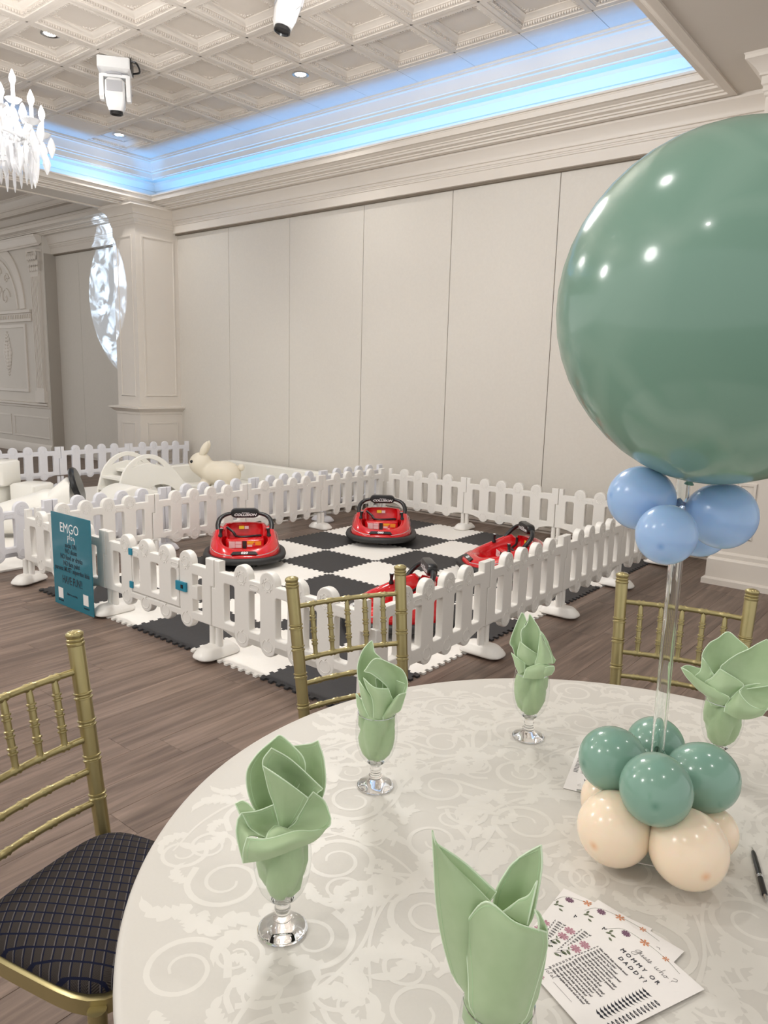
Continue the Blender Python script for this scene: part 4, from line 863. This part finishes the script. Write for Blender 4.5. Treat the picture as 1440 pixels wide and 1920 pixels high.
def petal(rows, parent, K, seed):
    Rw = [[V(p)/1000 for p in r] for r in rows]; nu, nv = 6*(len(Rw[0])-1)+1, 7*(len(Rw)-1)+1
    G = []
    for j in range(nv):
        G.append([cr1([cr1(r, i/(nu-1)) for r in Rw], j/(nv-1)) for i in range(nu)])
    if (K, seed) not in (('g2', 5), ('g2', 7), ('g2', 8), ('g4', 6), ('g4', 7), ('g3', 6), ('g3', 7)):      # cloth that goes down into the glass stays inside the bowl
        for j, r in enumerate(G):
            for p in r:
                h = min(1, max(0, (.186-p.z)/.016))*min(1, max(0, 1.6-2.4*j/(nv-1)))
                if h > 0:
                    rm = max(.010, min(.037, .0375-.0045*max(0, (.105-p.z)/.02)*2)); q = math.hypot(p.x, p.y)
                    if q > rm: f = 1+(rm/q-1)*h; p.x *= f; p.y *= f
    mb = MB(); vs = [p for r in G for p in r]; nr = []
    for j in range(nv):
        for i in range(nu):
            du = G[j][min(i+1, nu-1)]-G[j][max(i-1, 0)]; dv = G[min(j+1, nv-1)][i]-G[max(j-1, 0)][i]; n = du.cross(dv); nr.append(n.normalized() if n.length > 1e-12 else V((0, -1, 0)))
    th = .0007
    fs = []
    for j in range(nv-1):
        for i in range(nu-1): fs.append((j*nu+i, j*nu+i+1, (j+1)*nu+i+1, (j+1)*nu+i))
    edge = [i for i in range(nu)]+[j*nu+nu-1 for j in range(1, nv)]+[(nv-1)*nu+i for i in range(nu-2, -1, -1)]+[j*nu for j in range(nv-2, 0, -1)]
    n0 = len(vs); mb.add([v+n*th for v, n in zip(vs, nr)]+[v-n*th for v, n in zip(vs, nr)], fs+[tuple(n0+i for i in f[::-1]) for f in fs]+[(edge[(k+1) % len(edge)], edge[k], n0+edge[k], n0+edge[(k+1) % len(edge)]) for k in range(len(edge))])
    o = mb.build('napkin_fold', 'napkin', parent, 75)
    hp = [vs[j*nu] for j in range(nv)]+[vs[(nv-1)*nu+i] for i in range(1, nu)]+[vs[j*nu+nu-1] for j in range(nv-2, -1, -1)]
    MB().tube(hp, .0011, 5).build('hem_edge', 'hem', o, 60)
    hp = [vs[j*nu+1] for j in range(2, nv-1)]+[vs[(nv-2)*nu+i] for i in range(2, nu-1)]+[vs[j*nu+nu-2] for j in range(nv-3, 1, -1)]
    MB().tube(hp, .00105, 5).build('hem_stitching', 'stitch', parent, 60)
    return o
def goblet(key, x, y, label, nlabel, seed):
    rz = math.atan2(y, x)-PI/2
    g_ = thing('water_goblet', label, 'glass', (x, y, TZ), rz, None)
    link('stem_and_base', gs, g_); bw = link('bowl', gb_, g_); link('rim', gr, bw)
    n_ = thing('folded_napkin', nlabel, 'napkin', (x, y, TZ), rz, None)
    R_ = random.Random(seed); ph = [R_.random()*6 for _ in range(4)]
    R = []
    for z, r in ((.062, .012), (.066, .020), (.078, .030), (.095, .0365), (.115, .0405), (.135, .0415), (.155, .0395), (.165, .038), (.172, .03)):
        K_ = (z-.06)/.11
        R.append([((r*(1-.14*(abs(math.sin(2.5*a+ph[0]+1.5*K_))**5)-.24*(abs(math.sin(1.5*a+ph[1]-2.2*K_))**16)))*math.cos(a), (r*(1-.14*(abs(math.sin(2.5*a+ph[0]+1.5*K_))**5)-.24*(abs(math.sin(1.5*a+ph[1]-2.2*K_))**16)))*math.sin(a), z) for a in [2*PI*i/110 for i in range(110)]])
    MB().rings(R, (1, 1)).build('napkin_bundle', 'napkin', n_, 60)
    for k, pet in enumerate(NAP[key]): petal(pet, n_, key, k)
goblet('g2', -.755, .712, 'stemmed water glass nearest the left table edge', 'green napkin with a wide ruffled collar in the left glass', 3)
goblet('g1', -.913, 1.13, 'stemmed water glass in front of the middle gold chair', 'green napkin folded like a pointed bud before the middle chair', 5)
goblet('g3', -.774, 1.55, 'stemmed water glass at the far table edge near the fence', 'narrow pointed green napkin at the far edge of the table', 8)
goblet('g4', -.375, 1.70, 'stemmed water glass on the right behind the green balloons', 'wide open green napkin at the right behind the green balloons', 11)
goblet('g5', -.342, .655, 'water glass in the foreground cut by the bottom edge', 'large green napkin with three points in the foreground', 14)

# ================================================================ balloons
bl = thing('balloon_stand', 'clear acrylic balloon pole on a square base in the table centrepiece', 'balloon stand', (-.406, 1.355, TZ))
MB().lathe([(.0125, .008), (.0125, .775), (.0095, .775), (.0095, .008)], 24).build('pole', 'acryl', bl, 60)
link('base_plate', plate('base_plate', [rrect(-.105, .105, -.105, .105, .004, 2)], .006, 'thin', .001, Matrix.Translation((0, -.015, .0058)) @ Matrix.Rotation(.38, 4, 'Z')), bl)
pe = MB().tube([(x, y, .0085) for x, y in rrect(-.105, .105, -.105, .105, .003, 2)], .0009, 5, closed=True); pe.v = [tuple(Matrix.Translation((0, -.015, 0)) @ Matrix.Rotation(.38, 4, 'Z') @ V(p)) for p in pe.v]; pe.build('plate_edge', 'paper', bl, 60)
MB().lathe([(.012, .73), (.018, .75), (.034, .775), (.037, .778), (.03, .772), (.012, .745)], 20).build('cup_holder', 'thin', bl)
HUB = V((-.406, 1.355, 0))
def balloon(c, r, m, label, group, knot_to, tip=1.12, spot=None):
    c = V(c); d = (V(knot_to)-c).normalized()
    t = thing('balloon', label, 'balloon', c, 0, group)
    prof = []
    for a in [PI*k/24 for k in range(23)]+[PI-x for x in (.2, .15, .11, .08, .05, .025, .001)]:
        z = math.cos(a); q = math.sin(a)
        prof.append((r*q*(1-.07*max(0, z)**2*(z > 0)), r*z*(tip if z > 0 else 1.0)))
    q4 = d.to_track_quat('Z', 'Y').to_matrix().to_4x4()
    o = MB().lathe([(max(x, 1e-4), z) for x, z in prof], 40, q4).build('balloon_skin', m, t, 180)
    at = o.data.attributes.new('crown_spot', 'FLOAT', 'POINT')
    for i, v in enumerate(o.data.vertices):
        at.data[i].value = max(0, 1-(d.angle(-v.co)/.17))
    MB().lathe([(.004, r*tip-.004), (.0035, r*tip+.004), (.007, r*tip+.010), (.0085, r*tip+.012), (.006, r*tip+.009)], 14, q4).build('knot', m, t, 60)
    return t
def pt(u, v, dep): return V((0, 0, CAMH))+(fw+rt*((u-720)/FPX)-up*((v-960)/FPX))*dep
H1, H2, H3 = (-.406, 1.355, 1.41), (-.406, 1.355, .93), (-.40, 1.34, .85)
balloon([-0.459, 1.294, 1.419], 0.0568, 'blueb', 'left one of the blue balloons below the big balloon', 'blue balloons', H1)
balloon([-0.383, 1.215, 1.376], 0.049, 'blueb', 'front blue balloon hiding the top of the pole', 'blue balloons', H1)
balloon([-0.336, 1.362, 1.395], 0.0577, 'blueb', 'right one of the blue balloons below the big balloon', 'blue balloons', H1)
balloon([-0.396, 1.447, 1.353], 0.0547, 'blueb', 'blue balloon almost hidden behind the other three', 'blue balloons', H1)
balloon([-0.462, 1.271, 0.928], 0.0598, 'sage', 'small sage green balloon on the left of the table cluster', 'small sage balloons', H2)
balloon([-0.359, 1.211, 0.934], 0.0609, 'sage', 'small sage green balloon in the front of the table cluster', 'small sage balloons', H2)
balloon([-0.32, 1.366, 0.904], 0.0623, 'sage', 'small sage green balloon on the right of the table cluster', 'small sage balloons', H2)
balloon([-0.437, 1.44, 0.898], 0.0575, 'sage', 'small sage green balloon behind the clear pole', 'small sage balloons', H2)
balloon([-0.422, 1.204, 0.836], 0.0647, 'peach', 'cream peach balloon at the lower left of the cluster', 'peach balloons', H3)
balloon([-0.301, 1.228, 0.838], 0.0655, 'peach', 'cream peach balloon at the lower right of the cluster', 'peach balloons', H3)
balloon([-0.465, 1.298, 0.831], 0.0575, 'peach', 'cream peach balloon behind the left sage balloon', 'peach balloons', H3)
balloon([-0.293, 1.352, 0.812], 0.045, 'peach', 'cream peach balloon behind the right sage balloon', 'peach balloons', H3)
big = balloon((-.342, 1.300, 1.742), .2745, 'bigb', 'huge glossy sage green balloon on top of the clear pole', None, (-.39, 1.33, 1.44), 1.045)

# ================================================================ printed cards and pens
TEXT = ["Who will the baby resemble most?", "Who wanted more kids?", 'Who will be the "yes" parent?', "Who will be the more patient parent?", "Who will change more diapers?", "Who will take more photos of the baby?", "Who will ask the doctor more questions?", "Who will be the disciplinarian?", "Who was ready to have kids first?", "Who will sleep through the baby crying?", "Who will play with the baby's toys more?", "Who is more nervous about labor?", "Who will be the first to be puked on?", "Who wants the baby changed first?", "Who will spend more money on the baby?", "Who will explain the birds and the bees?"]
CW, CH = .15, .206
def flower(pr, x, y, s, m, n=7):
    mb = MB()
    for k in range(n):
        a = 2*PI*k/n; c, s_ = math.cos(a), math.sin(a)
        mb.add([(x+s*(u*c-v*s_), y+s*.8*(u*s_+v*c), pr[1]) for u, v in ((.12, 0), (.45, -.2), (.9, -.22), (1, -.05), (.92, .12), (.98, .2), (.5, .2))], [tuple(range(7))], pr[0])
    mb.add([(x+.2*s*math.cos(2*PI*k/8), y+.2*s*math.sin(2*PI*k/8), pr[1]+.0001) for k in range(8)], [tuple(range(8))], pr[0])
    mb.build('flower_print', m, pr[2], 0)
def sprig(pr, P, leaves, m='greenp'):
    mb = MB(); f = MB().ribbon([(q.x, q.y) for q in bez([(x, y, 0) for x, y in P], 6)], [.0006]*(6*(len(P)-1)+1), pr[1]); mb.add(f.v, f.f, pr[0])
    for x, y, a, L in leaves:
        c, s_ = math.cos(a), math.sin(a)
        mb.add([(x+L*(u*c-v*s_), y+L*(u*s_+v*c), pr[1]) for u, v in ((0, 0), (.3, .2), (.7, .2), (1, 0), (.7, -.2), (.3, -.2))], [tuple(range(6))], pr[0])
    tag(mb.build('leaf_print', m, pr[2], 0), None, None, kind='stuff')
def card(A, B, z, label, full=True):
    A = V((*A, 0)); d = V((*B, 0))-A; t = thing('quiz_card', label, 'card', (A.x, A.y, z), math.atan2(d.y, d.x), 'baby shower quiz cards')
    # card lies with its top edge along local x, hanging to local -y
    MB().box(0, CW, -CH, 0, 0, .0006).build('card_sheet', 'paper', t, 0)
    I = Matrix.Identity(4); pr = (I, .0008, t); T0 = Matrix.Translation((0, 0, .0009))
    sprig(pr, [(.0, -.040), (.012, -.018), (.05, -.008), (.085, -.006), (.115, -.010)], [(.004, -.050, .9, .010), (.010, -.046, .3, .010), (.014, -.052, -.3, .009), (.006, -.044, 1.6, .009)])
    flower(pr, .020, -.022, .008, 'purple', 9); flower(pr, .047, -.010, .0085, 'orangep', 6); flower(pr, .085, -.006, .006, 'orangep', 6)
    sm2 = MB()
    def wr(P, ox, oy, k, w=.0007): stroke(sm2, [(ox+k*x, oy+k*y) for x, y in P], T0, w, 5)
    k = .0095; ox, oy = .052, -.036
    for P in ([(.7, .9), (.2, .6), (.1, .1), (.5, .2), (.75, .9), (.7, -.4), (.3, -.9), (.0, -.5), (.8, .2)], [(.8, .2), (1.0, .6), (1.0, .1), (1.3, .1), (1.4, .6), (1.45, .0), (1.7, .3)], [(1.7, .3), (2.0, .5), (1.9, .05), (1.7, .15), (2.1, .1), (2.3, .4)], [(2.3, .4), (2.5, .7), (2.45, .1), (2.25, .1), (2.7, .2)], [(2.7, .2), (2.9, .7), (2.9, .1), (2.65, .05), (3.2, .3)],
              [(4.0, .6), (4.0, .1), (4.3, .1), (4.4, .6), (4.4, .1), (4.7, .15), (4.8, .6)], [(5.1, 1.3), (5.0, .0), (5.2, .5), (5.45, .4), (5.5, 0), (5.7, .2)], [(6.0, .5), (5.8, .2), (6.0, 0), (6.2, .3), (6.0, .5), (6.5, .4)], [(6.8, 1.1), (7.3, 1.4), (7.5, 1.0), (7.1, .6), (7.1, .3)], [(7.1, .05), (7.12, 0)]):
        wr(P, ox, oy, k)
    k = .008; 
    for P in ([(0, 1.2), (1.0, 1.3)], [(.5, 1.3), (.3, 0)], [(.9, .5), (.7, .2), (.9, 0), (1.1, .3), (.9, .5)], [(1.4, 1), (1.3, 0)], [(1.2, .6), (1.7, .7)], [(2.0, .5), (1.8, .1), (2.1, .1), (2.1, .5), (2.2, 0)], [(2.6, 1.2), (2.4, .2), (2.7, 0)]): wr(P, .020, -.186, k)
    stroke(sm2, [(.046, -.189), (.085, -.189)], T0, .0005, 2)
    tag(sm2.build('script_print', 'grey_ink', t, 0), None, None, kind='stuff')
    join_text('heading_print', [('M O M M Y   O R', .078, -.056, .0105, .95), ('D A D D Y ?', .078, -.071, .0105, .95)], 'ink', t, T0)
    rows = []
    for i, q in enumerate(TEXT): rows.append(('%d.  %s' % (i+1, q), .020, -.084-.0062*i, .0050, .82, 'LEFT', .00004, .15))
    join_text('question_print', rows, 'grey_ink', t, T0)
    mu = MB(); lp = MB()
    for i in range(14):
        y = -.081-.0067*i
        mu.add([(.118+a*.0085, y+b*.0026, .0009) for a, b in ((-1.1, .9), (-.75, -.2), (-.35, -.9), (0, -.2), (.35, -.9), (.75, -.2), (1.1, .9), (.7, .45), (.35, .8), (0, .45), (-.35, .8), (-.7, .45))], [tuple(range(12))])
        for s_, w in ((1, 0), (.45, 1)):
            pts = [(.138+s_*a*.0062, y+s_*b*.0022, .0009) for a, b in ((-1, 0), (-.4, .8), (0, .55), (.4, .8), (1, 0), (.4, -.9), (-.4, -.9))]
            if not w: lp.add(pts, [tuple(range(7))])
    for nm, b_ in (('moustache_print', mu), ('lips_print', lp)): tag(b_.build(nm, 'ink', t, 0), None, None, kind='stuff')
    li = MB()
    for i in range(14): li.box(.1355, .1405, -.0813-.0067*i, -.0807-.0067*i, .0009, .00095)
    tag(li.build('lip_line_print', 'paper', t, 0), None, None, kind='stuff')
    # flowers at the lower left
    sprig(pr, [(.001, -.145), (.005, -.134), (.009, -.124), (.0105, -.112)], [(.006, -.130, -.2, .011), (.007, -.127, 2.4, .006), (.003, -.139, .2, .012), (.002, -.152, .4, .011)])
    flower(pr, .0105, -.098, .0095, 'pink', 8); flower(pr, .0105, -.116, .0095, 'pink', 8); flower(pr, .012, -.199, .008, 'pink', 8); flower(pr, .030, -.199, .006, 'pink', 7)
    sprig(pr, [(.002, -.150), (.006, -.143), (.011, -.138)], [(.008, -.141, .9, .005), (.009, -.146, -.3, .005), (.005, -.141, 1.9, .005)], 'ink')
    return t
TC = TZ+.0012
card((-.460, 1.092), (-.318, 1.096), TC, 'lowest of the three fanned quiz cards by the foreground napkin')
card((-.403, 1.102), (-.255, 1.079), TC+.0012, 'middle one of the three fanned floral quiz cards')
card((-.346, 1.083), (-.206, 1.021), TC+.0024, 'top quiz card of the fan with black moustaches and lips')
card((-.459, 1.428), (-.604, 1.389), TC, 'quiz card lying behind the balloon base, mostly hidden')
def pen(a, b, label):
    a, b = V(a), V(b); t = thing('ballpoint_pen', label, 'pen', a)
    d = b-a; q = d.to_track_quat('Z', 'Y').to_matrix().to_4x4(); L = d.length
    MB().lathe([(0, 0), (.0012, .0), (.0026, .010), (.0034, .014)], 12, q).build('tip', 'chrome', t)
    MB().lathe([(.0034, .014), (.0045, .022), (.0048, .06), (.0048, L*.56)], 16, q).build('barrel', 'black', t)
    for k in (0, 1): MB().lathe([(.0048, L*(.56+.025*k)), (.0052, L*(.562+.025*k)), (.0052, L*(.576+.025*k)), (.0048, L*(.578+.025*k))], 16, q).build('ring', 'chrome', t)
    MB().lathe([(.0048, L*.575), (.0048, L*.88), (.0046, L*.9), (.003, L*.91)], 16, q).build('cap_barrel', 'black', t)
    MB().lathe([(.0028, L*.91), (.0026, L), (0, L)], 12, q).build('push_button', 'chrome', t)
    MB().box(-.0015, .0015, -.0085, -.0065, L*.62, L*.9, q).build('clip', 'black', t)
    tag(join_text('pen_print', [('EST. 2013', L*.36, -.001, .005, .9)], 'whiteink', t, q @ frame((0, 0, 0), (0, 0, 1), (-.9, .4, 0)) @ Matrix.Translation((0, 0, .0051))), None, None)
    return t
pen((-.239, 1.428, TZ+.0054), (-.184, 1.286, TZ+.0054), 'black ballpoint pen with chrome rings at the right edge')
pen((-.458, 1.446, TZ+.0075), (-.574, 1.390, TZ+.0075), 'black pen lying on the card behind the balloons')

# ================================================================ crystal chandelier
cd = thing('crystal_chandelier', 'bright crystal chandelier with candle bulbs at the upper left', 'chandelier', (-6.35, 2.56, 0))
MB().lathe([(.0, 4.95), (.0, 4.76), (.10, 4.75), (.03, 4.70), (.012, 4.68), (.012, 4.25), (.05, 4.2), (.02, 4.12), (.03, 4.0), (.07, 3.92), (.03, 3.85), (.03, 3.6), (.09, 3.5), (.10, 3.42), (.03, 3.34), (.05, 3.25), (0, 3.2)], 16).build('stem', 'crystal', cd)
drop = MB().rings([[(r*math.cos(PI*j/3), .45*r*math.sin(PI*j/3), z) for j in range(6)] for r, z in ((.004, 0), (.012, -.015), (.022, -.05), (.012, -.085), (.003, -.105))]).mesh('crystal_drop', 'crystal', 0)
bead = MB().sphere((0, 0, 0), .014, 8, 6).mesh('crystal_bead', 'crystal', 0)
ice = MB().rings([[(r*math.cos(PI*j/2), r*math.sin(PI*j/2), z) for j in range(4)] for r, z in ((.004, 0), (.014, -.03), (.010, -.09), (.002, -.125))]).mesh('crystal_prism', 'crystal', 0)
tiers = ((3.36, .64, 12, .1), (3.56, .45, 8, .2))
for z0, R0, n, ph in tiers:
    MB().tube([(R0*.86*math.cos(2*PI*k/40), R0*.86*math.sin(2*PI*k/40), z0-.02) for k in range(40)], .012, 8, closed=True).build('hoop', 'crystal', cd)
    for k in range(n):
        a = 2*PI*k/n+ph; c, s_ = math.cos(a), math.sin(a)
        P = bez([(.05*c, .05*s_, z0+.02), (R0*.35*c, R0*.35*s_, z0-.10), (R0*.8*c, R0*.8*s_, z0-.06), (R0*c, R0*s_, z0+.06)], 5)
        MB().tube(P, .011, 6).build('arm', 'crystal', cd)
        MB().lathe([(.0, z0+.06), (.04, z0+.075), (.065, z0+.10), (.06, z0+.10), (.03, z0+.085), (.014, z0+.09), (.014, z0+.20), (0, z0+.20)], 12, Matrix.Translation((R0*c, R0*s_, 0))).build('candle_cup', 'crystal', cd)
        MB().lathe([(.012, z0+.20), (.024, z0+.235), (.022, z0+.26), (.006, z0+.30), (0, z0+.31)], 12, Matrix.Translation((R0*c, R0*s_, 0))).build('bulb', 'bulb', cd, 180)
        if in_frame(-6.35+R0*c, 2.56+R0*s_, z0, 200):
            for q, (dr_, dz) in enumerate(((.06, .09), (-.05, .08), (0, .05), (.02, -.04), (-.12, .02))):
                link('crystal_drop', drop, cd, Matrix.Translation((R0*c+dr_*c, R0*s_+dr_*s_, z0+dz-.01)) @ Matrix.Rotation(a, 4, 'Z') @ Matrix.Scale(1.45, 4))
            for w in range(8):
                b_ = a+2*PI/n*(w+.5)/8; rr = R0*(.92 if w % 2 else .74); zz = z0-.02-.06*math.sin(PI*(w+.5)/8)+(.05 if not w % 2 else 0)
                link('crystal_bead', bead, cd, Matrix.Translation((rr*math.cos(b_), rr*math.sin(b_), zz)))
                link('crystal_prism' if w % 2 else 'crystal_drop', ice if w % 2 else drop, cd, Matrix.Translation((rr*math.cos(b_), rr*math.sin(b_), zz-.02)) @ Matrix.Rotation(b_, 4, 'Z') @ Matrix.Scale(1.5, 4))
for R0, z0, n in ((.40, 3.36, 14), (.24, 3.24, 10), (.12, 3.16, 6)):
    MB().tube([(R0*math.cos(2*PI*k/30), R0*math.sin(2*PI*k/30), z0) for k in range(30)], .008, 6, closed=True).build('hoop', 'crystal', cd)
    for k in range(n):
        a = 2*PI*k/n; link('crystal_bead', bead, cd, Matrix.Translation((R0*math.cos(a), R0*math.sin(a), z0-.015))); link('crystal_drop', drop, cd, Matrix.Translation((R0*math.cos(a), R0*math.sin(a), z0-.03)) @ Matrix.Rotation(a, 4, 'Z') @ Matrix.Scale(1.2, 4))
lamp('chandelier_glow', 'POINT', (-6.35, 2.56, 3.75), 38, (1, .97, .93), .25)

# ================================================================ moving head stage lights on the ceiling
def moving_head(x, y, rz, tilt, label):
    t = thing('moving_head_light', label, 'stage light', (x, y, 4.76), rz)
    mb = MB(); mb.rings([[(a, b, z) for a, b in rrect(-w, w, -d, d, .02, 3)] for w, d, z in ((.15, .12, .0), (.16, .13, -.01), (.16, .13, -.11), (.13, .10, -.13))]); mb.build('base', 'mhw', t, 40)
    MB().box(.15, .172, -.11, .11, -.105, -.005).build('connector_panel', 'black', t, 0)
    MB().tube(bez([(.16, -.08, -.02), (.22, -.06, -.03), (.24, .02, -.08), (.17, .06, -.09)], 5), .010, 6).build('cable', 'black', t)
    MB().lathe([(.09, -.13), (.09, -.15), (.0, -.15)], 20).build('pan_collar', 'mhg', t)
    for sx in (-1, 1):
        link('yoke_arm', plate('yoke_arm', [[(-.05, -.15), (.05, -.15), (.065, -.22), (.06, -.36), (.03, -.39), (-.03, -.39), (-.06, -.36), (-.065, -.22)]], .045, 'mhw', .008, frame((sx*.13, 0, 0), (0, 1, 0), (0, 0, 1))), t)
    MB().box(-.13, .13, -.05, .05, -.175, -.145).build('yoke_bridge', 'mhw', t, 0)
    hx = Matrix.Translation((0, 0, -.31)) @ Matrix.Rotation(tilt, 4, 'X')
    h = MB(); h.rings([[(a, b, z) for a, b in rrect(-w, w, -d, d, .03, 3)] for w, d, z in ((.07, .06, .13), (.095, .085, .10), (.10, .09, -.02), (.088, .08, -.12), (.07, .065, -.17))], mx=hx); hd = h.build('head', 'mhw', t, 40)
    MB().box(-.075, .075, -.1, .1, -.0, .1, hx).build('vent_panel', 'mhg', t, 0)
    MB().lathe([(.062, -.165), (.065, -.20), (.055, -.205), (.05, -.19), (0, -.19)], 20, hx).build('lens_barrel', 'black', t)
    return t
moving_head(-7.40, 4.62, .9, .10, 'white moving head stage light under the ceiling, whole fixture in view')
moving_head(-4.62, 4.40, 2.6, .25, 'white moving head stage light cut by the top edge')
